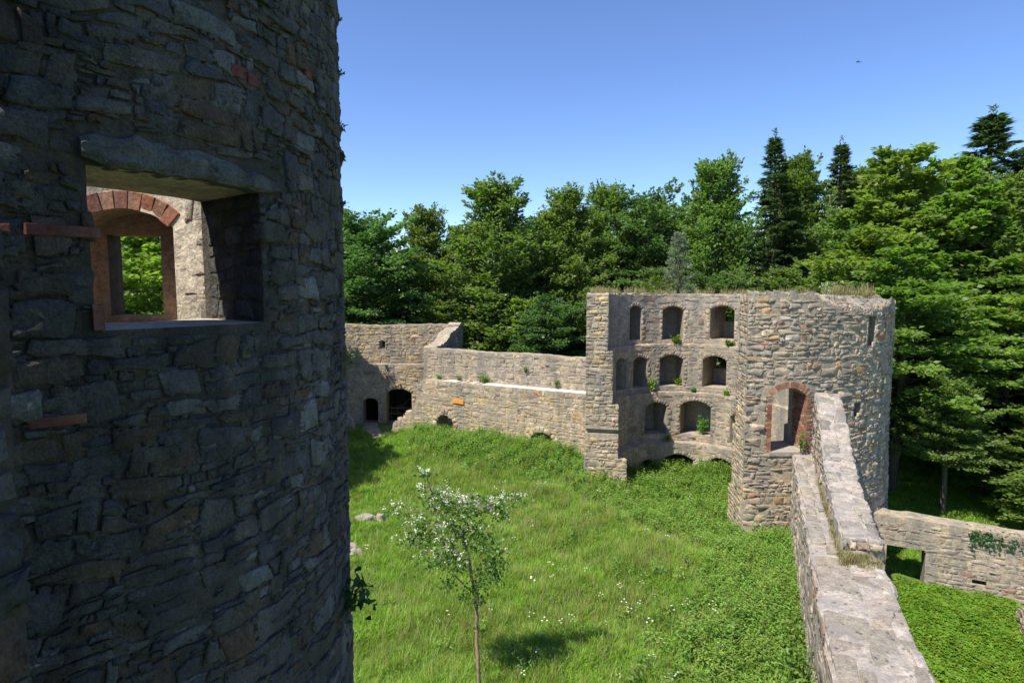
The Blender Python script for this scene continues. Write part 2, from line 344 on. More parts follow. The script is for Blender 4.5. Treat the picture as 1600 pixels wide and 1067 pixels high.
class Stones:
    """gathers stones of one thing; the largest in view become parts, the rest one joined part"""
    def __init__(self, parent, m, seed):
        self.parent = parent; self.owner = parent; self.m = m; self.items = []; self.rng = random.Random(seed)
    def stone(self, surf, poly, gap, hh, tint, m=None, rough=1.0, box=False, dense=False, keep=0, name='stone', rnd=(0.05, 0.15)):
        rng = self.rng
        P = np.array(poly); 
        x, y = P[:, 0], P[:, 1]
        cr = x*np.roll(y, -1)-np.roll(x, -1)*y; A = cr.sum()/2
        if abs(A) < 4e-4: return
        c = np.array([((x+np.roll(x, -1))*cr).sum(), ((y+np.roll(y, -1))*cr).sum()])/(6*A)
        ext = P.max(0)-P.min(0)
        k = np.clip(1-2*gap/np.maximum(ext, 1e-3), 0.4, 1)
        Q = c+(P-c)*k
        if A < 0: Q = Q[::-1]
        if not box:
            # corner cutting, skipping slivers
            R = []
            n = len(Q)
            for i in range(n):
                a, b = Q[i], Q[(i+1) % n]
                L = np.linalg.norm(b-a)
                if L < 0.12*ext.min(): R.append((a+b)/2); continue
                f = rng.uniform(*rnd)
                R.append(a+(b-a)*f); R.append(a+(b-a)*(1-f))
                if dense and L > 0.16: R.append(None)
            if dense:
                RR = []
                for i, p in enumerate(R):
                    if p is None: continue
                    RR.append(p)
                    q = R[(i+1) % len(R)]
                    if q is None:
                        pass
                R = RR
            Q = np.array(R)
            Q = Q+np.array([[rng.gauss(0, 0.012*rough), rng.gauss(0, 0.012*rough)] for _ in Q])*min(1.0, ext.min()/0.2)
        n = len(Q)
        tx, ty = rng.gauss(0, 0.10*rough), rng.gauss(0, 0.14*rough)
        def ring(s, h, j):
            q = c+(Q-c)*s
            hv = np.array([h*(1+rng.gauss(0, j)) for _ in range(n)])+(q[:, 0]-c[0])*tx*(h > 0)+(q[:, 1]-c[1])*ty*(h > 0)
            return q, hv
        specs = [(1.0, -0.035, 0.0), (0.985, hh*0.55, 0.35), (0.92, hh*0.95, 0.3)]
        if dense: specs.append((0.55, hh*1.05, 0.30))
        if box: specs = [(1.0, -0.04, 0), (1.0, hh*0.8, 0.05), (0.93, hh, 0.05)]
        us, vs, hs = [], [], []
        for s, h, j in specs:
            q, hv = ring(s, h, j*rough); us.append(q[:, 0]); vs.append(q[:, 1]); hs.append(hv)
        us = np.concatenate(us+[[c[0]]]); vs = np.concatenate(vs+[[c[1]]]); hs = np.concatenate(hs+[[hh*(1.02+rng.gauss(0, 0.1))]])
        V = surf.S(us, vs, hs)
        F = []
        for r in range(len(specs)-1):
            for i in range(n):
                j = (i+1) % n
                F.append((r*n+i, r*n+j, (r+1)*n+j, (r+1)*n+i))
        top = (len(specs)-1)*n
        for i in range(n): F.append((top+i, top+(i+1) % n, top+n))
        # orientation check against outward direction
        e = surf.S(np.array([c[0]]), np.array([c[1]]), np.array([1.0]))[0]-surf.S(np.array([c[0]]), np.array([c[1]]), np.array([0.0]))[0]
        a, b, d = V[top], V[top+1], V[top+n]
        if np.dot(np.cross(b-a, d-a), e) < 0: F = [f[::-1] for f in F]
        mid = V.mean(0); view = np.array([0, 0, 8.0])-mid; dist = np.linalg.norm(view)
        score = abs(A)*max(0.04, float(np.dot(view, e))/dist)/dist**2+keep
        self.items.append((score, V, F, tint, m or self.m, name, 2*n if not box else len(F), self.owner))
    def fill(self, surf, box, su, sv, seed, pal, gap=0.012, hh=0.03, blocked=None, **kw):
        for poly in cells(*box, su, sv, seed, jit=kw.get('jit', 1.0), drop=kw.get('drop', 0.16), wave=kw.get('wave', 1.0)):
            if blocked is not None:
                cx = sum(p[0] for p in poly)/len(poly); cy = sum(p[1] for p in poly)/len(poly)
                if blocked(cx, cy) or sum(blocked(*p) for p in poly) >= 2: continue
            self.stone(surf, poly, gap*self.rng.uniform(0.6, 1.5), hh*self.rng.uniform(0.4, 1.5), palette(self.rng, pal),
                       rough=kw.get('rough', 1.0), dense=kw.get('dense', False), rnd=kw.get('rnd', (0.05, 0.15)))
    def arch(self, surf, uc, z0, w, h, rise, t, pal, m=None, hh=0.03, brick=0.0, jambs=(1, 1), name='stone', keep=0):
        """voussoirs and jamb stones round an opening"""
        rng = self.rng; m = m or self.m
        zs = z0+h-rise
        R = (w*w/4+rise*rise)/(2*rise) if rise > 1e-3 else 1e3
        zc = z0+h-R; a0 = math.asin(min(1, w/2/R))
        arc = 2*a0*(R+t/2); nv = max(3, int(arc/(brick if brick else t*0.75)))
        for i in range(nv):
            f0 = -a0+2*a0*i/nv; f1 = -a0+2*a0*(i+1)/nv
            tt = t*(1 if brick else rng.uniform(0.75, 1.25))
            poly = [(uc+math.sin(f)*r, zc+math.cos(f)*r) for f, r in ((f0, R), (f1, R), (f1, R+tt), (f0, R+tt))]
            self.stone(surf, poly, 0.006, hh, palette(rng, pal), m, 0.5, box=bool(brick), name=name, keep=keep)
        for side, on in zip((-1, 1), jambs):
            if not on: continue
            z = z0; k = 0
            while z < zs-0.02:
                hz = brick if brick else rng.uniform(0.14, 0.3); hz = min(hz, zs-z)
                ww = t*((1.0 if k % 2 else 0.72) if brick else rng.uniform(0.6, 1.4))
                x0 = uc+side*w/2; x1 = uc+side*(w/2+ww)
                if hz > 0.03:
                    self.stone(surf, [(min(x0, x1), z), (max(x0, x1), z), (max(x0, x1), z+hz), (min(x0, x1), z+hz)], 0.006, hh, palette(rng, pal), m, 0.5, box=bool(brick), name=name, keep=keep)
                z += hz; k += 1
    def finish(self, nmax=300, rest='rubble'):
        self.items.sort(key=lambda t: -t[0])
        off = np.array(self.parent.location)
        for score, V, F, tint, m, name, nf, own in self.items[:nmax]:
            c = V.mean(0)
            me = mesh_py(name, V-c, F, m, False, tint)
            me.polygons.foreach_set('use_smooth', [i >= nf for i in range(len(F))])
            link(name, me, own, tuple(c-off))
        groups = {}
        for it in self.items[nmax:]: groups.setdefault((it[4].name, it[7].name), []).append(it)
        for mn, lst in groups.items():
            V, F, T, SM, k = [], [], [], [], 0
            for score, v, f, tint, m, name, nf, own in lst:
                SM += [i >= nf for i in range(len(f))]
                V.append(v-off); F += [tuple(i+k for i in q) for q in f]; k += len(v)
                T.append(np.tile(np.array(tint), (len(v), 1)))
            me = mesh_py(rest, np.vstack(V), F, lst[0][4], False, np.vstack(T))
            me.polygons.foreach_set('use_smooth', SM)
            o = link(rest, me, lst[0][7]); o['kind'] = 'stuff'

def arch_outline(w, h, rise, n=8):
    pts = [(-w/2, 0), (w/2, 0)]
    if rise < 1e-3: return pts+[(w/2, h), (-w/2, h)]
    R = (w*w/4+rise*rise)/(2*rise); a0 = math.asin(min(1, w/2/R)); zc = h-R
    for i in range(n+1):
        a = a0-2*a0*i/n; pts.append((math.sin(a)*R, zc+math.cos(a)*R))
    return pts

def cutter(pos, nrm, w, h, rise, d_out, d_in, w_in=None):
    """prism through a wall at pos (sill centre); nrm points out of the wall; from d_out before to d_in behind"""
    nx, ny = nrm; L = math.hypot(nx, ny); nx /= L; ny /= L; ux, uy = -ny, nx
    pts = arch_outline(w, h, rise); n = len(pts); V = []
    kk = (w_in/w) if w_in else 1.0
    for d, k in ((d_out, 1.0), (-d_in, kk)):
        for (a, z) in pts: V.append((pos[0]+ux*a*k+nx*d, pos[1]+uy*a*k+ny*d, pos[2]+z))
    F = [tuple(range(n)), tuple(range(2*n-1, n-1, -1))]
    for i in range(n): F.append((i, i+n, (i+1) % n+n, (i+1) % n))
    me = bpy.data.meshes.new('cut'); me.from_pydata(V, [], F)
    import bmesh
    bm = bmesh.new(); bm.from_mesh(me); bmesh.ops.recalc_face_normals(bm, faces=bm.faces); bm.to_mesh(me); bm.free()
    o = bpy.data.objects.new('cut', me); COL.objects.link(o); return o

def carve(o, cutters):
    import bmesh
    bm = bmesh.new(); bm.from_mesh(o.data); bmesh.ops.recalc_face_normals(bm, faces=bm.faces); bm.to_mesh(o.data); bm.free()
    par = o.parent; 
    for c in cutters:
        md = o.modifiers.new('cut', 'BOOLEAN'); md.operation = 'DIFFERENCE'; md.solver = 'EXACT'; md.object = c
    dg = bpy.context.evaluated_depsgraph_get(); dg.update()
    me = bpy.data.meshes.new_from_object(o.evaluated_get(dg))
    o.modifiers.clear(); o.data = me
    for c in cutters: bpy.data.objects.remove(c)

def slab(name, surf, prof, thick, zb, m, parent, off=(0, 0, 0)):
    """wall with a profile [(u, ztop)...] on a Plane/Curve surface, front at h=0, back at h=-thick"""
    us = np.array([p[0] for p in prof]); zt = np.array([p[1] for p in prof]); n = len(us)
    a = surf.S(us, np.full(n, zb), 0.0); b = surf.S(us, zt, 0.0); c = surf.S(us, zt+0.0, -thick); d = surf.S(us, np.full(n, zb), -thick)
    V = np.vstack([a, b, c, d])-np.array(off); F = []
    for i in range(n-1):
        for r in range(4):
            q = (r+1) % 4
            F.append((r*n+i, r*n+i+1, q*n+i+1, q*n+i))
    F.append((0, n, 2*n, 3*n)); F.append((n-1, 4*n-1, 3*n-1, 2*n-1))
    me = mesh_py(name, V, F, m)
    import bmesh
    bm = bmesh.new(); bm.from_mesh(me); bmesh.ops.recalc_face_normals(bm, faces=bm.faces); bm.to_mesh(me); bm.free()
    return link(name, me, parent)

def ragged(u0, u1, zf, step, amp, seed):
    rng = random.Random(seed); out = []; u = u0
    while u < u1-step*0.4:
        out.append((u, zf(u)+rng.uniform(-amp, amp))); u += step*rng.uniform(0.6, 1.4)
    out.append((u1, zf(u1))); return out

def interp(xs, ys): return lambda u: float(np.interp(u, xs, ys))

# ------------------------------------------------------------------ ground
YARD = [(-3.2,-10),(4.6,7.0),(9.7,19.8),(12.4,22.4),(12.8,26.0),(9.0,29.2),(4.6,28.6),(3.6,27.6),(-4.6,32.0),(-4.6,36.2),(-40,36.2),(-40,-10)]
YP = np.array(YARD)
def yard_dist(x, y):
    """signed distance to the courtyard edge, positive outside"""
    x = np.atleast_1d(np.asarray(x, float)); y = np.atleast_1d(np.asarray(y, float))
    d = np.full(x.shape, 1e9); ins = np.zeros(x.shape, bool)
    for i in range(len(YP)):
        a = YP[i]; b = YP[(i+1) % len(YP)]; e = b-a; L2 = (e**2).sum()
        t = np.clip(((x-a[0])*e[0]+(y-a[1])*e[1])/L2, 0, 1)
        d = np.minimum(d, np.hypot(x-a[0]-t*e[0], y-a[1]-t*e[1]))
        c = ((a[1] > y) != (b[1] > y))
        with np.errstate(divide='ignore', invalid='ignore'):
            xi = a[0]+(y-a[1])*e[0]/e[1] if e[1] else np.full(x.shape, np.inf)
        ins ^= c & (x < xi)
    return np.where(ins, -d, d)
def sstep(a, b, t):
    t = np.clip((t-a)/(b-a), 0, 1); return t*t*(3-2*t)
CA = np.array([-4.8, 31.5]); CU = np.array([0.874, -0.4857]); CN = np.array([-0.4857, -0.874])
def wob(x, y):
    return 0.06*np.sin(x*1.3+0.5*y)+0.05*np.sin(y*1.7-0.8*x+1)+0.04*np.sin(2.9*x+2.1*y)+0.03*np.sin(4.1*y-3.3*x)
def gh(x, y):
    x = np.atleast_1d(np.asarray(x, float)); y = np.atleast_1d(np.asarray(y, float))
    d = yard_dist(x, y)
    dc = (x-CA[0])*CN[0]+(y-CA[1])*CN[1]; uc = (x-CA[0])*CU[0]+(y-CA[1])*CU[1]
    mound = 0.62*(1-sstep(0.3, 4.2, dc))*sstep(-2.5, 0.2, uc)*(1-sstep(7.5, 10.5, uc))
    low = -2.25+0.75*sstep(21, 27, y)+0.5*sstep(30, 50, y)+0.5*sstep(24, 40, x)
    dip = -0.85*np.exp(-(((x-7.3)/3.2)**2+((y-23.2)/4.6)**2)**1.5)
    z = wob(x, y)+mound+dip
    return z+(low-mound)*sstep(0.1, 0.9, d)
def gz(x, y): return float(gh(x, y)[0])

xs = np.concatenate([np.linspace(-400, -40, 10), np.arange(-30, 45, 0.5), np.linspace(55, 400, 10)])
ys = np.concatenate([np.linspace(-300, -20, 8), np.arange(-8, 62, 0.5), np.linspace(70, 400, 10)])
GX, GY = np.meshgrid(xs, ys); GV = np.stack([GX.ravel(), GY.ravel(), gh(GX.ravel(), GY.ravel())], 1)
nx, ny = len(xs), len(ys)
idx = np.arange(nx*ny).reshape(ny, nx)
GF = np.stack([idx[:-1, :-1].ravel(), idx[:-1, 1:].ravel(), idx[1:, 1:].ravel(), idx[1:, :-1].ravel()], 1)
tag(link('ground', mesh_np('ground', GV, GF, M_GROUND, True)), kind='structure')

# ------------------------------------------------------------------ near round tower
KT = 0.8                                   # size of the round tower
TC, TR, TI = (-5.11*KT, 6.22*KT), 3.25*KT, 2.3*KT
def tz(z): return 8+(z-8)*KT
tower = thing('round_tower', (TC[0], TC[1], 0), 'dark shaded round stone tower with square window and stone lintel', 'tower')
def deg(a): return math.radians(a)*TR
ths = np.radians(np.concatenate([np.arange(-80, 40, 1.3), np.arange(40, 280, 5.0)]))
zs = np.concatenate([[-0.5, 1.2, 2.6], tz(np.arange(2.6, 11.3, 0.095))])
def tower_mesh():
    V, F = [], []; n = len(ths); k = len(zs)
    rim = interp([-80, 17, 26, 34, 64, 72, 112, 125, 170, 280], [11.4, 11.4, 10.4, 9.3, 9.15, 9.55, 9.6, 10.0, 10.6, 11.3])  # unseen back rim shaped low to shorten the tower's shadow on the meadow
    rag = [tz(rim(math.degrees(t)))+0.12*noise.noise((math.cos(t)*3, math.sin(t)*3, 1.7)) for t in ths]
    for j, z in enumerate(zs):
        for i, t in enumerate(ths):
            zz = rag[i] if j == k-1 else min(z, rag[i]-0.002*(k-1-j))
            p = Vector((math.cos(t)*TR, math.sin(t)*TR, zz))
            dr = 0.012*noise.noise(p*1.6)+0.010*noise.noise(p*4.0)+0.010*noise.noise(p*9.0)-0.004
            V.append((math.cos(t)*(TR+dr), math.sin(t)*(TR+dr), zz))
    for j in range(k-1):
        for i in range(n):
            i2 = (i+1) % n; F.append((j*n+i, j*n+i2, (j+1)*n+i2, (j+1)*n+i))
    b = len(V)
    for j, z in enumerate((-0.5, 6.8, 7.36, 8.0, 8.64, 9.28, 9.92, None)):
        for i, t in enumerate(ths):
            zz = rag[i]-0.05 if z is None else min(z, rag[i]-0.06-0.002*(7-j))
            dr = 0.05*noise.noise((math.cos(t)*4, math.sin(t)*4, zz*2))
            V.append((math.cos(t)*(TI+dr), math.sin(t)*(TI+dr), zz))
    for j in range(7):
        for i in range(n):
            i2 = (i+1) % n; F.append((b+j*n+i, b+(j+1)*n+i, b+(j+1)*n+i2, b+j*n+i2))
    top_o, top_i = (k-1)*n, b+7*n
    for i in range(n):
        i2 = (i+1) % n
        F.append((top_o+i, top_o+i2, top_i+i2, top_i+i)); F.append((i, b+i, b+i2, i2))
    return mesh_py('masonry', V, F, M_OLDMORTAR)
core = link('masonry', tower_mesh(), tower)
wt = math.radians(-32.0); ft = math.radians(98.7)
pw = (TC[0]+TR*math.cos(wt), TC[1]+TR*math.sin(wt)); pf = (TC[0]+TR*math.cos(ft), TC[1]+TR*math.sin(ft))
carve(core, [cutter((pw[0], pw[1], tz(7.72)), (math.cos(wt), math.sin(wt)), 1.13*KT, 1.07*KT, 0, 0.4, 1.28, 1.62*KT),
             cutter((pf[0], pf[1], tz(7.60)), (math.cos(ft), math.sin(ft)), 0.72*KT, 1.18*KT, 0, 0.4, 0.50),
             cutter((pf[0]+0.10, pf[1], tz(7.50)), (math.cos(ft), math.sin(ft)), 1.32*KT, 1.58*KT, 0.2, -0.34, 1.2)])
core.data.materials.append(M_SUNLIT_INNER); core.data.materials.append(M_OCHRE)
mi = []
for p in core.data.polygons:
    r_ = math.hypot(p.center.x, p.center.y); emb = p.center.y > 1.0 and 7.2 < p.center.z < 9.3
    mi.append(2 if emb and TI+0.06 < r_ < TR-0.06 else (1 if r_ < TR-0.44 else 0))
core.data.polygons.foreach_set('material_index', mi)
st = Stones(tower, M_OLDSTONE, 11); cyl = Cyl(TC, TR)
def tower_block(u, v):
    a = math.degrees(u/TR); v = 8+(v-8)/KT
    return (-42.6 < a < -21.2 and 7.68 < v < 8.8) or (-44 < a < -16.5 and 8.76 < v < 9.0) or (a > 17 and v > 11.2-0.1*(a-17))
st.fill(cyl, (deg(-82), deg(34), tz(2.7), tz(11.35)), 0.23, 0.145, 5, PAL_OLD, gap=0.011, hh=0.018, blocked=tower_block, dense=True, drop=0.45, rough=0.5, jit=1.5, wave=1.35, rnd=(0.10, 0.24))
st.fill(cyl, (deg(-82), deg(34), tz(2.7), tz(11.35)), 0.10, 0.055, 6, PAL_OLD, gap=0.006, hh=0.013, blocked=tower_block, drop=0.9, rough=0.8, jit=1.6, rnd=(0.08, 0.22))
lr = random.Random(5)
LV, LF = [], []; nl_ = 20
for i, a in enumerate(np.linspace(-43.8, -16.3, nl_)):
    zb = tz(float(np.interp(a, [-43.8, -42, -30, -19, -16.3], [8.83, 8.79, 8.785, 8.775, 8.83]))+lr.uniform(-0.012, 0.012)); zt_ = tz(float(np.interp(a, [-43.8, -42, -38, -31, -20, -16.3], [8.95, 9.0, 9.01, 8.985, 8.90, 8.85]))+lr.uniform(-0.025, 0.025))
    for f, h in ((0.0, -0.06), (0.03, 0.035), (0.2, 0.06), (0.42, 0.055), (0.62, 0.06), (0.82, 0.045), (0.97, 0.025), (1.0, -0.06)):
        LV.append(cyl.S(np.array([deg(a)]), np.array([zb+(zt_-zb)*f]), np.array([h+(lr.uniform(-0.012, 0.012) if h > 0 else 0)]))[0]-np.array((TC[0], TC[1], 0)))
for i in range(nl_-1):
    for k in range(7): LF.append((i*8+k, (i+1)*8+k, (i+1)*8+k+1, i*8+k+1))
LF.append(tuple(range(8))); LF.append(tuple((nl_-1)*8+k for k in range(7, -1, -1)))
link('lintel', mesh_py('lintel', LV, LF, M_OLDSTONE, False, (0.19,0.20,0.195)), tower)
for a0, a1, z0, z1 in ((-49.3, -42.2, 8.32, 8.40), (-52.5, -50.2, 8.33, 8.39), (-50, -44.6, 7.12, 7.20), (-43.6, -42.3, 7.72, 7.90), (-25.5, -23.2, 9.62, 9.72), (-22.8, -20.8, 9.6, 9.70), (-9, -7.2, 9.9, 9.98)):
    st.stone(cyl, [(deg(a0), tz(z0)), (deg(a1), tz(z0)), (deg(a1), tz(z1)), (deg(a0), tz(z1))], 0.004, 0.03, (0.14,0.05,0.042), M_BRICK, 0.6, box=True, keep=50, name='brick')
tw = np.array([-math.sin(wt), math.cos(wt)]); iw = -np.array([math.cos(wt), math.sin(wt)])
def rev(d): return np.array(pw)+iw*d+tw*KT*(1.13+(1.62-1.13)*(0.4+d)/1.68)/2
RVA, RVB = rev(0.02), rev(0.78)
st.fill(Plane((*RVA, 0), tuple(RVB-RVA), tuple(-tw)), (0, 0.76, tz(7.74), tz(8.77)), 0.2, 0.11, 9, PAL_OLD, gap=0.012, hh=0.008, rough=0.4)
class InnerCyl(Cyl):
    def S(self, u, v, h): return Cyl.S(self, u, v, -np.asarray(h, float))
icyl = InnerCyl(TC, TI)
fu = math.atan2(pf[1]-TC[1], pf[0]+0.10-TC[0])*TI
st.arch(icyl, fu, tz(7.50), 1.30*KT, 1.58*KT, 0.2, 0.21, PAL_BRICK, M_BRICK, 0.02, 0.13, name='brick', keep=20, jambs=(0, 1))
def icyl_block(u, v): return abs(u-fu) < 0.66 and tz(7.4) < v < tz(9.35)
st.fill(icyl, (math.radians(20)*TI, math.radians(150)*TI, 6.9, 9.0), 0.26, 0.16, 8, [(0.6,(0.56,0.50,0.41)),(0.4,(0.50,0.43,0.34))], gap=0.012, hh=0.012, rough=0.3, blocked=icyl_block)  # inner stones lightened to match, sunlight put into their tint
st.finish(300)

# the wall end close to the viewpoint
stub = thing('wall_stub', (-2.1, 1.45, 0), 'dark rough wall end close beside the round tower', 'wall')
sp = Plane((-1.505, 1.8, 0), (0, -1), (1, 0))
core = slab('masonry', sp, ragged(0, 1.0, lambda u: 9.9, 0.2, 0.1, 3), 1.7, -0.5, M_OLDMORTAR, stub, (-2.1, 1.45, 0))
st = Stones(stub, M_OLDSTONE, 12)
st.fill(sp, (0, 1.0, 3.5, 9.7), 0.3, 0.18, 15, PAL_OLD, hh=0.02, dense=True, rough=0.8)
sp2 = Plane((-1.505, 1.8, 0), (-1, 0), (0, 1))
st.fill(sp2, (0, 1.6, 3.5, 9.7), 0.3, 0.18, 16, PAL_OLD, hh=0.02, rough=0.8)
st.finish(150)

# ------------------------------------------------------------------ shell of the horseshoe tower
OUT = [(3.1,25.2),(3.42,26.8),(4.0,28.3),(5.5,29.6),(8.3,29.95),(10.7,29.1),(12.6,27.4),(13.9,25.2),(14.25,22.9),(13.4,21.55),(12.1,20.6),(10.7,20.07),(9.2,19.85),(7.75,19.97)]
INN = [(3.97,25.0),(4.1,26.2),(4.75,27.3),(6.1,28.2),(7.6,28.42),(9.1,27.95),(10.3,26.8),(11.2,25.1),(11.6,23.6),(11.4,22.6),(10.9,21.7),(10.2,21.15),(9.25,20.9),(7.87,20.98)]
LEV = [(7.78, 5.42, 0.0), (5.42, 3.2, 0.21), (3.2, 0.9, 0.47), (0.9, -0.6, 0.84)]
NS = 150
oc = Curve(OUT, 1, NS); ic = Curve(INN, 1, NS)
dd = ic.p-oc.p; dd /= np.linalg.norm(dd, axis=1)[:, None]
ruin = thing('tower_ruin', (8.5, 24.5, 0), 'roofless horseshoe tower ruin with rows of arched niches and brick doorway', 'ruin')
def zt_out(t):
    return float(np.interp(t, [0, 4, 8.6, 9.2, 9.5, 10.2, 10.9, 11.25, 11.5, 12, 13], [7.78, 7.72, 7.45, 7.42, 7.28, 7.22, 7.30, 7.42, 7.74, 7.80, 7.84]))
def zt_in(t):
    return float(np.interp(t, [0, 4, 8, 9, 10, 11, 11.5, 12, 13], [7.80, 7.74, 7.72, 7.7, 7.74, 7.78, 7.78, 7.8, 7.82]))
def ruin_mesh():
    rng = random.Random(4); V, F = [], []; m = 11
    for i in range(NS):
        t = ic.t[i]; o = oc.p[i]; a = ic.p[i]; d = dd[i]
        bo = -d*0.10*1.0
        ko = rng.uniform(-0.05, 0.05); ki = rng.uniform(-0.05, 0.05)
        mid = (o*0.5+a*0.5)
        prof = [(*(o+bo*1.6), -2.9), (*o, 3.0), (*o, zt_out(t)+ko), (*(o*0.62+a*0.38), zt_in(t)+ki*0.5-0.02), (*a, zt_in(t)+ki)]
        z = 5.42
        for (zt, zb, off) in LEV[1:]:
            pv = prof[-1]
            prof.append((pv[0], pv[1], zt+rng.uniform(-0.02, 0.02)))
            q = a+d*off; prof.append((*q, zt-0.03+rng.uniform(-0.025, 0.025)))
        prof = prof[:m-0]
        q = a+d*LEV[-1][2]; prof.append((*q, -2.9))
        V += prof; 
    m = len(V)//NS
    for i in range(NS-1):
        for r in range(m):
            q = (r+1) % m; F.append((i*m+r, i*m+q, (i+1)*m+q, (i+1)*m+r))
    F.append(tuple(range(m))); F.append(tuple((NS-1)*m+r for r in range(m-1, -1, -1)))
    V = np.array(V)-np.array((8.5, 24.5, 0))
    return mesh_py('masonry', V, F, M_MORTAR)
core = link('masonry', ruin_mesh(), ruin)
C0 = (7.35, 25.05)
NICHE = [  # level, bearing, width, sill z, crown z, depth, window (w, z0, h) or None
 (0, 119, 0.72, 5.62, 7.20, 0.9, None), (0, 86, 0.98, 5.60, 7.16, 0.95, None), (0, 50, 1.15, 5.66, 7.22, 1.15, (0.95, 6.42, 0.68)),
 (1, 140, 0.85, 3.42, 4.86, 0.8, None), (1, 117, 0.84, 3.42, 4.84, 0.9, None), (1, 88, 1.12, 3.44, 4.90, 0.95, None), (1, 54, 1.12, 3.46, 4.92, 1.1, (0.95, 4.16, 0.66)),
 (2, 103, 1.16, 1.22, 2.72, 0.9, None), (2, 66, 1.40, 1.22, 2.82, 1.0, None),
 (3, 118, 0.90, -0.9, 0.18, 0.8, None), (3, 82, 1.45, -0.9, 0.34, 0.9, None), (3, 40, 1.1, -0.9, 0.40, 0.9, None),
 (2, 26, 1.1, 1.1, 2.5, 0.9, None), (1, 18, 1.0, 3.45, 4.8, 0.9, None)]
RL = [Curve([tuple(p) for p in ic.p[::6]+dd[::6]*off]+[tuple(ic.p[-1]+dd[-1]*off)], 1, NS) for (_, _, off) in LEV]
cuts, blocks = [], {0: [], 1: [], 2: [], 3: []}
ninfo = []
for lv, brg, w, z0, z1, dep, win in NICHE:
    a = math.radians(brg); best = None
    cvx = RL[lv]
    ang = np.arctan2(cvx.p[:, 1]-C0[1], cvx.p[:, 0]-C0[0]); i = int(np.argmin(np.abs(ang-a))) if brg > 10 else 0
    p = cvx.p[i]; nrm = (-math.cos(a), -math.sin(a)); rise = 0.16*w+0.03
    cuts.append(cutter((p[0], p[1], z0), nrm, w, z1-z0, rise, 0.45, dep*1.3, w*0.88))
    if win: cuts.append(cutter((p[0], p[1], win[1]), nrm, win[0], win[2], 0, 0.2, 3.2, win[0]*1.15))
    blocks[lv].append((cvx.s[i], w, z0, z1)); ninfo.append((lv, cvx.s[i], w, z0, z1, rise))
DOOR = (9.18, 19.85)
cuts.append(cutter((DOOR[0], DOOR[1], 2.56), (0, -1), 1.16, 2.16, 0.26, 0.8, 2.2))
cuts.append(cutter((12.28, 20.72, 6.05), (0.5, -0.86), 0.40, 1.00, 0, 0.5, 0.7))
cuts.append(cutter((11.72, 20.42, 3.66), (0.42, -0.9), 0.34, 0.46, 0, 0.5, 0.7))
lc = np.array([3.97-3.1, 25.0-25.2]); lc /= np.linalg.norm(lc); ln = np.array([lc[1], -lc[0]])
if ln[1] > 0: ln = -ln
pn = np.array([3.1, 25.2])+lc*0.75
cuts.append(cutter((pn[0], pn[1], 1.93), tuple(ln), 1.62, 0.2, 0, 0.5, 0.22))
carve(core, cuts)
st = Stones(ruin, M_STONE, 21)
for lv, (zt, zb, off) in enumerate(LEV):
    cv = RL[lv]
    def blk(u, v, lv=lv): return any(abs(u-b[0]) < b[1]/2+0.02 and b[2]-0.02 < v < b[3] for b in blocks[lv])
    cvi = Curve([tuple(p) for p in cv.p[::3]], -1, NS)
    # the room side is the left of travel or the right: choose the one facing the room centre
    mid = NS//3
    if np.dot(cvi.n[mid], np.array(C0)-cvi.p[mid]) < 0: cvi.n = -cvi.n
    umax = cv.len*0.62
    st.fill(cvi, (0.02, umax, zb+0.03, zt-0.06), 0.36, 0.17, 30+lv, PAL_GREY, gap=0.012, hh=0.006, blocked=blk, rough=0.45)
    for (l2, s, w, z0, z1, rise) in ninfo:
        if l2 == lv: st.arch(cvi, s, z0, w, z1-z0, rise, 0.17, PAL_GREY if lv else PAL_RUIN, hh=0.016)
# outer face, seen from the right-hand cut end round to the far side
ocr = Curve([tuple(p) for p in oc.p[::-1]], 1, 300)
if np.dot(ocr.n[20], np.array([0, -1.0])) < 0: ocr.n = -ocr.n
du = ocr.near(*DOOR)
wu1 = ocr.near(12.28, 20.72); wu2 = ocr.near(11.72, 20.42)
class Batter(Curve):
    def __init__(self, c): self.__dict__.update(c.__dict__)
    def S(self, u, v, h): return Curve.S(self, u, v, np.asarray(h, float)+0.16*np.clip(3-np.asarray(v, float), 0, 9)/5.9)
ocb = Batter(ocr)
def oblk(u, v):
    if abs(u-du) < 0.74 and 2.5 < v < 4.72+0.22*max(0, 1-(abs(u-du)/0.9)**2): return True
    if abs(u-wu1) < 0.2 and 6.0 < v < 7.4: return True
    if abs(u-wu2) < 0.18 and 3.64 < v < 4.14: return True
    t = np.interp(u, ocr.s, np.linspace(13, 0, 300))
    return v > zt_out(t)-0.02
st.fill(ocb, (0.0, 8.6, -2.4, 7.84), 0.36, 0.155, 51, PAL_RUIN, gap=0.010, hh=0.017, blocked=oblk, rough=0.9, drop=0.24)
sillV = [(DOOR[0]+a-8.5, DOOR[1]+b-24.5, c) for c in (2.45, 2.585) for a, b in ((-0.62, -0.06), (0.62, -0.06), (0.60, 0.9), (-0.60, 0.9))]
st.owner = link('doorway', mesh_py('doorway', sillV, [(3, 2, 1, 0), (4, 5, 6, 7), (0, 1, 5, 4), (1, 2, 6, 5), (2, 3, 7, 6), (3, 0, 4, 7)], M_CAP), ruin)
st.arch(ocr, du, 2.56, 1.16, 2.16, 0.26, 0.22, PAL_BRICK, M_BRICK, 0.012, 0.08, name='brick', keep=0.01)
st.owner = ruin
st.arch(ocr, wu1, 6.05, 0.40, 1.0, 0.0, 0.14, PAL_RUIN, None, 0.015, 0.0)
st.arch(ocr, wu2, 3.66, 0.34, 0.46, 0.0, 0.12, PAL_RUIN, None, 0.03, 0.0)
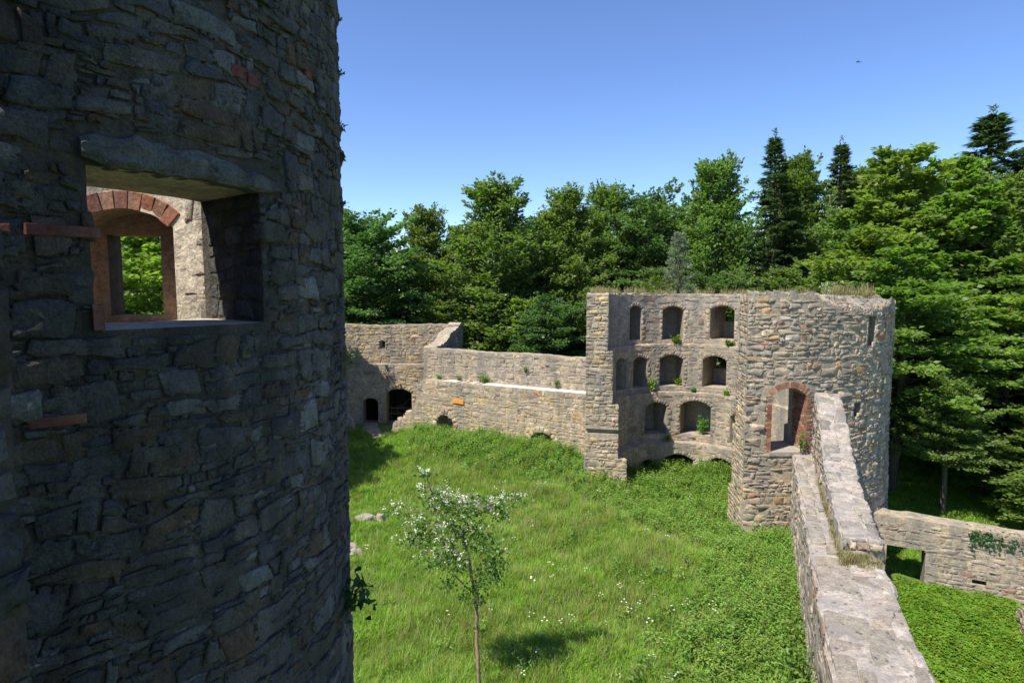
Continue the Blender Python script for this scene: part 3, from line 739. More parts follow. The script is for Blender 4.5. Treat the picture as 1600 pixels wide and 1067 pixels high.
# bricks on the right-hand inside of the doorway
st.owner = [c for c in ruin.children if c.name.startswith('doorway')][0]
jp = Plane((DOOR[0]+0.58, DOOR[1]+0.04, 0), (0, 1), (-1, 0))
z = 2.6
k = 0
while z < 4.42:
    u = 0.0; first = 0.12 if k % 2 else 0.24
    while u < 0.95:
        e = min(0.98, u+(first if u == 0 else 0.24))
        st.stone(jp, [(u, z), (e, z), (e, z+0.08), (u, z+0.08)], 0.004, 0.012, palette(st.rng, PAL_BRICK), M_BRICK, 0.4, box=True, name='brick')
        u = e
    z += 0.085; k += 1
st.owner = ruin
# cut ends
lp = Plane((3.1, 25.2, 0), tuple(lc), tuple(ln))
for (zt, zb, off) in LEV:
    T = float(np.hypot(*(np.array(INN[0])-np.array(OUT[0]))))+off
    st.fill(lp, (-0.03, T, max(zb, -0.4), min(zt, 7.76)), 0.36, 0.17, int(60+zt*3), PAL_TAN, gap=0.012, hh=0.015, blocked=lambda u, v: 1.88 < v < 2.16, rough=0.6)
rc = np.array(INN[-1])-np.array(OUT[-1]); T0 = float(np.hypot(*rc)); rc /= T0; rn = np.array([-abs(rc[1]), rc[0]])
rp = Plane((OUT[-1][0], OUT[-1][1], 0), tuple(rc), tuple(rn))
for (zt, zb, off) in LEV:
    st.fill(rp, (0, T0+off, max(zb, -0.4), min(zt, 7.8)), 0.36, 0.17, int(80+zt*3), PAL_TAN, gap=0.012, hh=0.015, rough=0.6)
class TopSlope:
    def S(self, u, b, h):
        u = np.asarray(u, float); b = np.asarray(b, float); h = np.asarray(h, float)+0*u
        t = np.interp(u, ocr.s, np.linspace(13, 0, 300)); i = t/13*(NS-1); k = np.arange(NS)
        O_ = np.stack([np.interp(i, k, oc.p[:, 0]), np.interp(i, k, oc.p[:, 1])], -1); I_ = np.stack([np.interp(i, k, ic.p[:, 0]), np.interp(i, k, ic.p[:, 1])], -1)
        xy = O_+(I_-O_)*(0.38*b)[..., None]
        zo = np.array([zt_out(a) for a in np.atleast_1d(t)]); zi = np.array([zt_in(a)-0.02 for a in np.atleast_1d(t)])
        return np.stack([xy[..., 0], xy[..., 1], zo+(zi-zo)*b+h], -1)
st.fill(TopSlope(), (0.1, 9.0, 0.0, 1.0), 0.3, 0.36, 55, PAL_GREY, gap=0.01, hh=0.04, rough=1.3, drop=0.5, jit=1.5)
# coping stones on the broken top
rng = random.Random(9)
for i in range(0, 44):
    u = 0.15+i*0.26; 
    t = np.interp(u, ocr.s, np.linspace(13, 0, 300)); zz = zt_out(t)
    V0 = ocr.S(np.array([u]), np.array([zz]), np.array([-0.12]))[0]
    n_ = np.array([np.interp(u, ocr.s, ocr.n[:, 0]), np.interp(u, ocr.s, ocr.n[:, 1])]); u_ = np.array([-n_[1], n_[0]])
    class Top:
        def S(self, a, b, h):
            a = np.asarray(a, float); b = np.asarray(b, float); h = np.asarray(h, float)
            return np.stack([V0[0]+u_[0]*a-n_[0]*b, V0[1]+u_[1]*a-n_[1]*b, V0[2]+h+0*a], -1)
    w = rng.uniform(0.10, 0.22); d = rng.uniform(0.08, 0.2)
    st.stone(Top(), [(-w, -0.12), (w, -0.1), (w*0.9, d), (-w*0.8, d*1.1)], 0.0, rng.uniform(0.03, 0.12), palette(rng, PAL_GREY), None, 1.6)
st.finish(300)

# ------------------------------------------------------------------ two-tier curtain wall with arched openings
curt = thing('curtain_wall', (0, 29.5, 0), 'long stepped rubble wall with pale ledge, two low arches and a wooden sign', 'wall')
cp = Plane((CA[0], CA[1], 0), tuple(CU), tuple(CN))
prof = [(-2.0, 0.35), (-1.8, 0.62), (-1.55, 0.70), (-1.35, 1.02), (-1.05, 1.10), (-0.85, 1.42), (-0.6, 1.5), (-0.42, 1.85), (-0.30, 2.2), (-0.22, 2.75), (-0.05, 2.8), (0.0, 3.2)]+ragged(0.2, 9.7, lambda u: 3.25, 0.25, 0.012, 5)
core = slab('masonry', cp, prof, 1.25, -0.6, M_MORTAR, curt, (0, 29.5, 0))
def cpos(u): return CA+CU*u
AR = [(1.55, 0.3, 1.02, 1.22, 0.34), (7.10, -0.1, 1.30, 1.36, 0.42)]
carve(core, [cutter((*cpos(u), z0), tuple(CN), w, h, r, 0.4, 0.9) for (u, z0, w, h, r) in AR])
cp2 = Plane((CA[0]-CN[0]*0.72, CA[1]-CN[1]*0.72, 0), tuple(CU), tuple(CN))
cpar = slab('parapet', cp2, ragged(-0.05, 9.75, lambda u: 4.80+0.03*math.sin(u*1.3), 0.22, 0.02, 6), 0.62, 2.9, M_MORTAR, curt, (0, 29.5, 0))
# pale ledge
lv = []; rng = random.Random(3)
us = np.linspace(1.4, 9.4, 60)
fr = [-0.01-0.02*rng.random() for _ in us]
a = cp.S(us, np.full(60, 3.262), np.array(fr)); b = cp.S(us, np.full(60, 3.275), np.full(60, -0.72))
V = np.vstack([a, b])-np.array((0, 29.5, 0)); F = [(i, i+1, 61+i, 60+i) for i in range(59) if not (2.1 < us[i] < 3.6 and rng.random() < 0.75)]
link('ledge', mesh_py('ledge', V, F, M_LIGHTCAP), curt)
st = Stones(curt, M_STONE, 31)
def cblk(u, v):
    for (uc, z0, w, h, r) in AR:
        if abs(u-uc) < w/2+0.02 and v < z0+h-r*(2*abs(u-uc)/w)**2: return True
    if u < 0.02 and v > np.interp(u, [p[0] for p in prof[:12]], [p[1] for p in prof[:12]])-0.05: return True
    return False
st.fill(cp, (-2.0, 9.7, 0.0, 3.24), 0.36, 0.19, 71, PAL_TAN, gap=0.012, hh=0.008, blocked=cblk, rough=0.5)
st.owner = cpar
st.fill(cp2, (-0.05, 9.7, 3.27, 4.76), 0.33, 0.17, 72, PAL_GREY[:1]+PAL_RUIN[:3]+PAL_TAN[1:], gap=0.012, hh=0.009, rough=0.5)
st.owner = curt
for (u, z0, w, h, r) in AR: st.arch(cp, u, z0, w, h, r, 0.26, PAL_TAN, hh=0.025)
# broken left end: loose blocks along the slope
rng = random.Random(8)
for i in range(26):
    u = rng.uniform(-2.0, 0.0); zz = float(np.interp(u, [p[0] for p in prof[:12]], [p[1] for p in prof[:12]]))
    k = rng.uniform(0.09, 0.2)
    pl = Plane((*(CA+CU*u-CN*rng.uniform(0.0, 0.8)), zz-0.06), tuple(CU), tuple(CN))
    class TopP:
        def __init__(self, o): self.o = o
        def S(self, a, b, h):
            a = np.asarray(a, float); b = np.asarray(b, float); h = np.asarray(h, float)
            return np.stack([self.o[0]+CU[0]*a-CN[0]*b, self.o[1]+CU[1]*a-CN[1]*b, self.o[2]+h+0*a], -1)
    st.stone(TopP(pl.O), [(-k, -k*0.8), (k, -k*0.7), (k*0.9, k), (-k*0.8, k*0.9)], 0, rng.uniform(0.12, 0.22), palette(rng, PAL_GREY), None, 1.4)
st.finish(300)
# wooden sign
sg = cpos(2.40)+CN*0.05
sign = link('sign_board', None, None, (sg[0], sg[1], 2.32)); tag(sign, 'small blank orange wooden board fixed on the stepped rubble wall', 'sign')
sign.rotation_euler = (0, 0.03, math.atan2(CU[1], CU[0]))
def boxm(name, sx, sy, sz, m, bev=0.004):
    import bmesh
    bm = bmesh.new(); bmesh.ops.create_cube(bm, size=1.0)
    for v in bm.verts: v.co = Vector((v.co.x*sx, v.co.y*sy, v.co.z*sz))
    if bev: bmesh.ops.bevel(bm, geom=list(bm.edges), offset=bev, segments=1, affect='EDGES')
    me = bpy.data.meshes.new(name); bm.to_mesh(me); bm.free(); me.materials.append(m); return me
link('plank', boxm('plank', 0.68, 0.03, 0.115, M_WOODSIGN), sign, (0, 0, 0.06))
link('plank', boxm('plank', 0.68, 0.03, 0.105, M_WOODSIGN), sign, (0.003, -0.002, -0.056))
link('batten', boxm('batten', 0.05, 0.03, 0.2, M_DARKWOOD), sign, (-0.22, 0.028, 0))
link('batten', boxm('batten', 0.05, 0.03, 0.2, M_DARKWOOD), sign, (0.22, 0.028, 0))

# ------------------------------------------------------------------ far wall with two doorways
far = thing('gate_wall', (-9, 36, 0), 'tall far wall with two dark arched doorways and a tiny window', 'wall')
fp = Plane((0, 35.6, 0), (1, 0), (0, -1)); fp2 = Plane((0, 36.05, 0), (1, 0), (0, -1))
core = slab('masonry', fp, ragged(-17, -4.4, lambda u: 3.53, 0.4, 0.02, 2), 0.9, -0.6, M_MORTAR, far, (-9, 36, 0))
carve(core, [cutter((-8.40, 35.6, 0.02), (0, -1), 0.92, 1.50, 0.2, 0.4, 2.0), cutter((-6.70, 35.6, 0.0), (0, -1), 1.52, 2.08, 0.28, 0.4, 2.0)])
core2 = slab('upper_wall', fp2, ragged(-17, -3.2, lambda u: 5.84+0.03*math.sin(u), 0.4, 0.03, 4), 0.7, 3.3, M_MORTAR, far, (-9, 36, 0))
carve(core2, [cutter((-7.72, 36.05, 4.42), (0, -1), 0.36, 0.48, 0.1, 0.3, 0.3, 0.3), cutter((-7.68, 36.05, 4.5), (0, -1), 0.22, 0.34, 0, 0.3, 1.0)])
# dark vaulted passage behind the doorways
bk = Plane((0, 39.0, 0), (1, 0), (0, -1))
slab('passage_wall', bk, [(-11, 3.4), (-4.4, 3.4)], 0.3, -2.5, M_OLDMORTAR, far, (-9, 36, 0))
for xx in (-11, -7.55, -4.7):
    slab('passage_wall', Plane((xx, 36.5, 0), (0, 1), (1, 0)), [(0, 3.2), (2.6, 3.2)], 0.3, -2.5, M_OLDMORTAR, far, (-9, 36, 0))
link('passage_vault', boxm('passage_vault', 7.0, 2.9, 0.25, M_OLDMORTAR, 0), far, (1.3, 1.9, 3.3))
st = Stones(far, M_STONE, 41)
def fblk(u, v):
    return (abs(u+8.40) < 0.47 and v < 1.55-0.2*((u+8.4)/0.46)**2) or (abs(u+6.70) < 0.77 and v < 2.1-0.28*((u+6.7)/0.76)**2)
st.fill(fp, (-12, -4.45, 0.1, 3.5), 0.40, 0.2, 91, PAL_TAN+PAL_GREY, gap=0.012, hh=0.008, rough=0.5, blocked=fblk)
st.owner = core2
st.fill(fp2, (-12, -3.2, 3.56, 5.8), 0.36, 0.18, 92, PAL_TAN, gap=0.012, hh=0.010, rough=0.5, blocked=lambda u, v: abs(u+7.72) < 0.25 and 4.35 < v < 4.98)
st.owner = far
st.arch(fp, -8.40, 0.02, 0.92, 1.5, 0.2, 0.22, PAL_TAN, hh=0.02); st.arch(fp, -6.70, 0.0, 1.52, 2.08, 0.28, 0.24, PAL_TAN, hh=0.02)
st.arch(fp2, -7.72, 4.42, 0.36, 0.48, 0.1, 0.13, PAL_GREY, hh=0.02)
st.finish(300)
# sloping return wall
ret = thing('return_wall', (-4, 34, 0), 'short wall with ragged sloping top, shaded side against the trees', 'wall')
RA, RB = np.array([-3.0, 36.7]), np.array([-4.05, 32.45]); ru = RB-RA; RLn = float(np.hypot(*ru)); ru /= RLn; rnn = np.array([-ru[1], ru[0]])
if rnn[0] < 0: rnn = -rnn
rpl = Plane((*RA, 0), tuple(ru), tuple(rnn))
slab('masonry', rpl, ragged(0, RLn, interp([0, 0.5, 0.9, 2.0, 3.0, 4.2, RLn], [5.95, 5.9, 5.72, 5.42, 5.0, 4.86, 4.82]), 0.22, 0.07, 7), 0.75, -1.6, M_MORTAR, ret, (-4, 34, 0))
st = Stones(ret, M_STONE, 42)
st.fill(rpl, (0, RLn, -1, 5.8), 0.36, 0.18, 93, PAL_GREY, gap=0.02, hh=0.02, blocked=lambda u, v: v > interp([0, 0.5, 0.9, 2.0, 3.0, 4.2, RLn], [5.85, 5.8, 5.62, 5.32, 4.9, 4.76, 4.72])(u))
st.finish(120)
# wooden barrier in the large doorway
bar = thing('door_barrier', (-6.7, 36.3, 0), 'wooden rail barrier inside the larger dark doorway', 'barrier')
for zz in (0.45, 0.8): link('rail', boxm('rail', 1.5, 0.05, 0.08, M_DARKWOOD), bar, (0, 0, zz))
for xx in (-0.6, -0.2, 0.2, 0.6): link('post', boxm('post', 0.06, 0.06, 0.95, M_DARKWOOD), bar, (xx, 0.056, 0.42))
br = link('brace', boxm('brace', 0.05, 0.05, 1.5, M_DARKWOOD), bar, (0.1, 0.115, 1.0)); br.rotation_euler = (0, 0.9, 0)

# ------------------------------------------------------------------ wall walk on the right
WO = np.array([9.22, 19.5]); WD = np.array([-0.3804, -0.9248]); WR = np.array([0.9248, -0.3804])
walk = thing('wall_walk', (7, 13, 0), 'thick wall with flat walkable top and low ruined parapet leading to the brick doorway', 'wall')
WL = 15.5
wp = Plane((*WO, 0), tuple(WD), tuple(-WR), 0.035)
wprof = ragged(-0.55, WL, lambda a: 2.5, 0.3, 0.012, 14)
def walk_core():
    rng = random.Random(2); V, F = [], []
    aa = np.arange(-0.6, WL+0.1, 0.22); n = len(aa)
    bs = [(-0.10, -2.8), (0.0, 0.8), (0.0, 2.46), (0.05, 2.5), (0.3, 2.515), (0.65, 2.52), (1.0, 2.515), (1.24, 2.5), (1.30, 2.44), (1.30, -2.8)]
    m = len(bs)
    for a in aa:
        e = 0.03*math.sin(a*2.3)+0.02*math.sin(a*6.1)+rng.uniform(-0.02, 0.025); g = 0.05*math.sin(a*1.7)+0.035*math.sin(a*4.3+1)+rng.uniform(-0.035, 0.015)-(0.07 if 9.4 < a < 10.0 or 12.0 < a < 12.3 else 0)
        for q, (b, z) in enumerate(bs):
            bb = b+(e if q in (2, 3) else 0)+(g if q in (7, 8) else 0)
            zz = z+(rng.uniform(-0.012, 0.012) if 2 < q < 8 else 0)
            p = WO+WD*a+WR*bb; V.append((p[0]-7, p[1]-13, zz))
    for i in range(n-1):
        for r in range(m):
            q = (r+1) % m; F.append((i*m+r, i*m+q, (i+1)*m+q, (i+1)*m+r))
    F.append(tuple(range(m))); F.append(tuple((n-1)*m+r for r in range(m-1, -1, -1)))
    me = mesh_py('masonry', V, F, M_CAP)
    import bmesh
    bm = bmesh.new(); bm.from_mesh(me); bmesh.ops.recalc_face_normals(bm, faces=bm.faces); bm.to_mesh(me); bm.free()
    return me
link('masonry', walk_core(), walk)
st = Stones(walk, M_STONE, 51)
st.fill(Plane((*WO, 0), tuple(WD), tuple(-WR)), (-0.3, WL, -0.3, 2.44), 0.38, 0.2, 101, PAL_GREY+PAL_TAN, gap=0.012, hh=0.015, rough=0.7)
PAX, PAZ = [-0.6, 0.0, 1.2, 2.2, 3.0, 4.5, 5.5, 7.0, 7.9], [4.62, 4.58, 4.3, 3.95, 3.6, 3.25, 3.1, 2.98, 2.92]
pz = interp(PAX, PAZ)
def par_core():
    rng = random.Random(6); V, F = [], []
    aa = np.arange(-0.5, 7.95, 0.17); n = len(aa)
    for a in aa:
        e = rng.uniform(-0.03, 0.03); g = rng.uniform(-0.05, 0.05); z = pz(a)
        for b, zz in ((0.56, 2.3), (0.55+e, z-0.06), (0.60+e, z-0.0+rng.uniform(-0.03, 0.02)), (0.92, z+rng.uniform(-0.02, 0.03)), (1.24+g, z+rng.uniform(-0.03, 0.02)), (1.285+g, z-0.07), (1.285, 2.3)):
            p = WO+WD*a+WR*b; V.append((p[0]-7, p[1]-13, zz))
    m = 7
    for i in range(n-1):
        for r in range(m):
            q = (r+1) % m; F.append((i*m+r, i*m+q, (i+1)*m+q, (i+1)*m+r))
    F.append(tuple(range(m))); F.append(tuple((n-1)*m+r for r in range(m-1, -1, -1)))
    me = mesh_py('parapet', V, F, M_CAP)
    import bmesh
    bm = bmesh.new(); bm.from_mesh(me); bmesh.ops.recalc_face_normals(bm, faces=bm.faces); bm.to_mesh(me); bm.free()
    return me
wpar = link('parapet', par_core(), walk)
st.owner = wpar
pp = Plane((*(WO+WR*0.56), 0), tuple(WD), tuple(-WR))
st.fill(pp, (-0.2, 7.9, 2.52, 4.5), 0.34, 0.17, 102, PAL_GREY, gap=0.02, hh=0.025, blocked=lambda u, v: v > pz(u)-0.05)
class ParTop:
    def S(self, a, b, h):
        a = np.asarray(a, float); b = np.asarray(b, float); h = np.asarray(h, float)+0*a
        z = np.interp(a, PAX, PAZ)
        return np.stack([WO[0]+WD[0]*a+WR[0]*b, WO[1]+WD[1]*a+WR[1]*b, z+h], -1)
st.fill(ParTop(), (-0.3, 7.85, 0.56, 1.28), 0.42, 0.30, 103, [(0.5,(0.31,0.28,0.24)),(0.3,(0.38,0.345,0.295)),(0.2,(0.24,0.22,0.195))], gap=0.02, hh=0.014, rough=0.7, drop=0.45)
ep = Plane((*(WO+WD*7.9+WR*0.56), 0), tuple(WR), tuple(WD))
st.fill(ep, (0, 0.72, 2.52, 2.9), 0.34, 0.19, 104, PAL_GREY, gap=0.015, hh=0.03)
st.owner = walk
# capping slabs of the walk, left as broad uneven plates
class WalkTop:
    def S(self, a, b, h):
        a = np.asarray(a, float); b = np.asarray(b, float); h = np.asarray(h, float)+0*a
        return np.stack([WO[0]+WD[0]*a+WR[0]*b, WO[1]+WD[1]*a+WR[1]*b, 2.515+h], -1)
st.fill(WalkTop(), (-0.2, 7.8, 0.02, 0.54), 0.8, 0.27, 105, [(0.5,(0.32,0.29,0.245)),(0.3,(0.39,0.355,0.305)),(0.2,(0.25,0.23,0.205))], gap=0.02, hh=0.012, rough=0.6, drop=0.25)
st.fill(WalkTop(), (7.95, 15.0, 0.03, 1.27), 0.9, 0.42, 106, [(0.5,(0.325,0.29,0.24)),(0.3,(0.365,0.325,0.275)),(0.2,(0.28,0.245,0.205))], gap=0.006, hh=0.006, rough=0.35, drop=0.1)
for it in range(len(st.items)):
    if st.items[it][1][:, 2].min() > 2.4 and st.items[it][4] is M_STONE and np.ptp(st.items[it][1][:, 2]) < 0.12: st.items[it] = st.items[it][:4]+(M_CAPSTONE,)+st.items[it][5:]
for (a, b, w, d) in ((9.7, 1.08, 0.22, 0.16), (10.6, 1.12, 0.26, 0.12), (9.2, 1.15, 0.2, 0.1), (11.3, 1.2, 0.3, 0.08), (8.4, 1.18, 0.25, 0.1), (12.2, 1.18, 0.26, 0.1)):
    st.stone(WalkTop(), [(a-w, b-d), (a+w*0.8, b-d*0.8), (a+w, b+d), (a-w*0.7, b+d*0.9)], 0, 0.02, (0.40,0.365,0.325), None, 0.8)
st.finish(300)

# ------------------------------------------------------------------ low outer wall and wall corner on the right
LO = np.array([12.9, 20.75]); LUv = np.array([0.9, -0.436]); LUv /= np.linalg.norm(LUv); LN = np.array([LUv[1], -LUv[0]])
if LN[1] > 0: LN = -LN
low = thing('low_wall', (15, 19.8, -2.2), 'low rubble wall with a dark passage and small slot beyond the wall walk', 'wall')
lpw = Plane((*LO, 0), tuple(LUv), tuple(LN))
core = slab('masonry', lpw, ragged(-0.3, 7.5, lambda u: 0.12-0.035*u, 0.25, 0.035, 3), 0.75, -3.2, M_MORTAR, low, (15, 19.8, -2.2))
def lpos(u): return LO+LUv*u
carve(core, [cutter((*lpos(0.85), -2.9), tuple(LN), 1.15, 1.95, 0, 0.4, 1.2), cutter((*lpos(2.95), -1.84), tuple(LN), 0.4, 0.16, 0, 0.4, 0.5)])
st = Stones(low, M_STONE, 61)
st.fill(lpw, (-0.2, 7.4, -2.5, 0.05), 0.32, 0.15, 111, PAL_GREY+PAL_TAN[:2], gap=0.012, hh=0.009, rough=0.6, blocked=lambda u, v: (abs(u-0.85) < 0.58 and v < -0.95) or (abs(u-2.95) < 0.22 and -1.86 < v < -1.66) or v > 0.04-0.035*u)
st.finish(250)
post = thing('wall_corner', (13.6, 15.5, -2.2), 'rough stone wall corner rising beside the leafy ground cover', 'wall')
PA, PB = np.array([15.85, 18.3]), np.array([12.5, 13.4]); pu = PB-PA; PL = float(np.hypot(*pu)); pu /= PL; pnn = np.array([pu[1], -pu[0]])
if pnn[0] > 0: pnn = -pnn
ppl = Plane((*PA, 0), tuple(pu), tuple(pnn))
slab('masonry', ppl, ragged(0, PL, interp([0, 2, PL], [-1.95, -1.2, -0.6]), 0.3, 0.06, 8), 0.8, -3.2, M_MORTAR, post, (13.6, 15.5, -2.2))
st = Stones(post, M_STONE, 62)
st.fill(ppl, (0, PL, -2.5, -0.7), 0.34, 0.17, 112, PAL_GREY, gap=0.018, hh=0.03, blocked=lambda u, v: v > interp([0, 2, PL], [-2.0, -1.25, -0.65])(u))
st.finish(120)

# ------------------------------------------------------------------ rocks in the meadow
def rock_mesh(name, seed, sx, sy, sz, m, sub=3):
    import bmesh
    bm = bmesh.new(); bmesh.ops.create_icosphere(bm, subdivisions=sub, radius=1.0)
    for v in bm.verts:
        p = v.co.copy(); n_ = noise.noise(p*1.1+Vector((seed*3.1, 0, 0)))*0.45+noise.noise(p*2.7+Vector((0, seed, 0)))*0.22
        q = p*(1+n_)
        v.co = Vector((q.x*sx, q.y*sy, max(q.z, -0.4)*sz))
    me = bpy.data.meshes.new(name); bm.to_mesh(me); bm.free(); me.materials.append(m)
    return me
def rock(x, y, sx, sy, sz, seed, label, m=M_ROCK, group=None, rz=0.0, dz=0.0, name='rock', cat='rock'):
    o = link(name, rock_mesh(name, seed, sx, sy, sz, m), None, (x, y, gz(x, y)+dz)); o.rotation_euler = (0, 0, rz)
    return tag(o, label, cat, group)
rock(-4.95, 17.75, 0.42, 0.3, 0.2, 1, 'pale boulder half hidden by the dark round tower edge', rz=0.3, dz=0.1)
rock(-4.95, 20.3, 0.30, 0.22, 0.2, 2, 'grey stone in the small heap on the short grass', rz=0.2, dz=0.1, group=None)
rock(-4.52, 20.45, 0.20, 0.18, 0.2, 3, 'pinkish upright stone at the end of the small heap', rz=0.9, dz=0.14)
rock(-5.22, 20.22, 0.16, 0.15, 0.13, 4, 'low rusty stone beside the small heap on short grass', dz=0.08)
rock(-9.55, 34.6, 0.42, 0.35, 0.55, 5, 'tall pale stone block beside the small dark doorway', dz=0.25)
rng = random.Random(77)
for i in range(16):
    a = i/16*2*PI+rng.uniform(-0.15, 0.15); r = rng.uniform(0.42, 0.62) if i % 4 else 0.2
    rock(-1.36+math.cos(a)*r*1.15, 21.55+math.sin(a)*r, rng.uniform(0.14, 0.24), rng.uniform(0.12, 0.19), rng.uniform(0.12, 0.2), 20+i, 'reddish grey stone in the charred fire ring on the meadow', M_ASH, 'stones of the fire ring', rng.uniform(0, 3), dz=0.1)
ash = link('ash_bed', rock_mesh('ash_bed', 50, 0.66, 0.56, 0.16, M_ASH), None, (-1.36, 21.55, gz(-1.36, 21.55)+0.06)); tag(ash, 'flat charred ash bed inside the fire ring', 'ash')

# trodden path to the small doorway
pc = Curve([(-8.35, 35.5), (-8.1, 34.2), (-7.4, 32.8), (-6.9, 31.5)], 1, 24)
pv = []
for i in range(24):
    hw = 0.42*(1-0.5*(i/23)**3)
    for s in (-1, 0, 1):
        q = pc.p[i]+pc.n[i]*s*hw; pv.append((q[0], q[1], gz(q[0], q[1])+(0.035 if s == 0 else 0.012)))
pf_ = [(i*3+k, i*3+k+1, i*3+k+4, i*3+k+3) for i in range(23) for k in (0, 1)]
tag(link('path', mesh_py('path', pv, pf_, M_PATH, True)), kind='structure')
# ------------------------------------------------------------------ plants
def leaves_mesh(name, P, D, Nn, L, W, T, m):
    """diamond leaves: base P, axis D (unit), normal Nn, length L, width W, tint T"""
    D = D/np.linalg.norm(D, axis=1)[:, None]
    Bn = np.cross(Nn, D); Bn /= np.maximum(np.linalg.norm(Bn, axis=1)[:, None], 1e-6)
    Nr = np.cross(D, Bn)
    L = L[:, None]; W = W[:, None]
    a = P; t = P+D*L-Nr*L*0.12
    md = P+D*L*0.45
    l = md+Bn*W*0.5+Nr*W*0.12; r = md-Bn*W*0.5+Nr*W*0.12
    n = len(P); V = np.empty((n*4, 3), np.float32); V[0::4] = a; V[1::4] = l; V[2::4] = t; V[3::4] = r
    i = np.arange(n)*4; F = np.stack([i, i+1, i+2, i+3], 1)
    return mesh_np(name, V, F, m, False, np.repeat(T, 4))

def tube(path, radii, sides=6):
    """tapered tube along points; returns V, F"""
    path = np.array(path, float); n = len(path); V, F = [], []
    for i in range(n):
        d = path[min(i+1, n-1)]-path[max(i-1, 0)]; d /= np.linalg.norm(d)+1e-9
        a = np.cross(d, (0, 0, 1.0) if abs(d[2]) < 0.9 else (1.0, 0, 0)); a /= np.linalg.norm(a); b = np.cross(d, a)
        for k in range(sides):
            f = 2*PI*k/sides; V.append(path[i]+radii[i]*(a*math.cos(f)+b*math.sin(f)))
    for i in range(n-1):
        for k in range(sides):
            k2 = (k+1) % sides; F.append((i*sides+k, i*sides+k2, (i+1)*sides+k2, (i+1)*sides+k))
    return V, F

def join_tubes(name, tubes, m):
    V, F, k = [], [], 0
    for v, f in tubes:
        V += v; F += [tuple(i+k for i in q) for q in f]; k += len(v)
    return mesh_np(name, np.array(V), np.array(F), m, True)

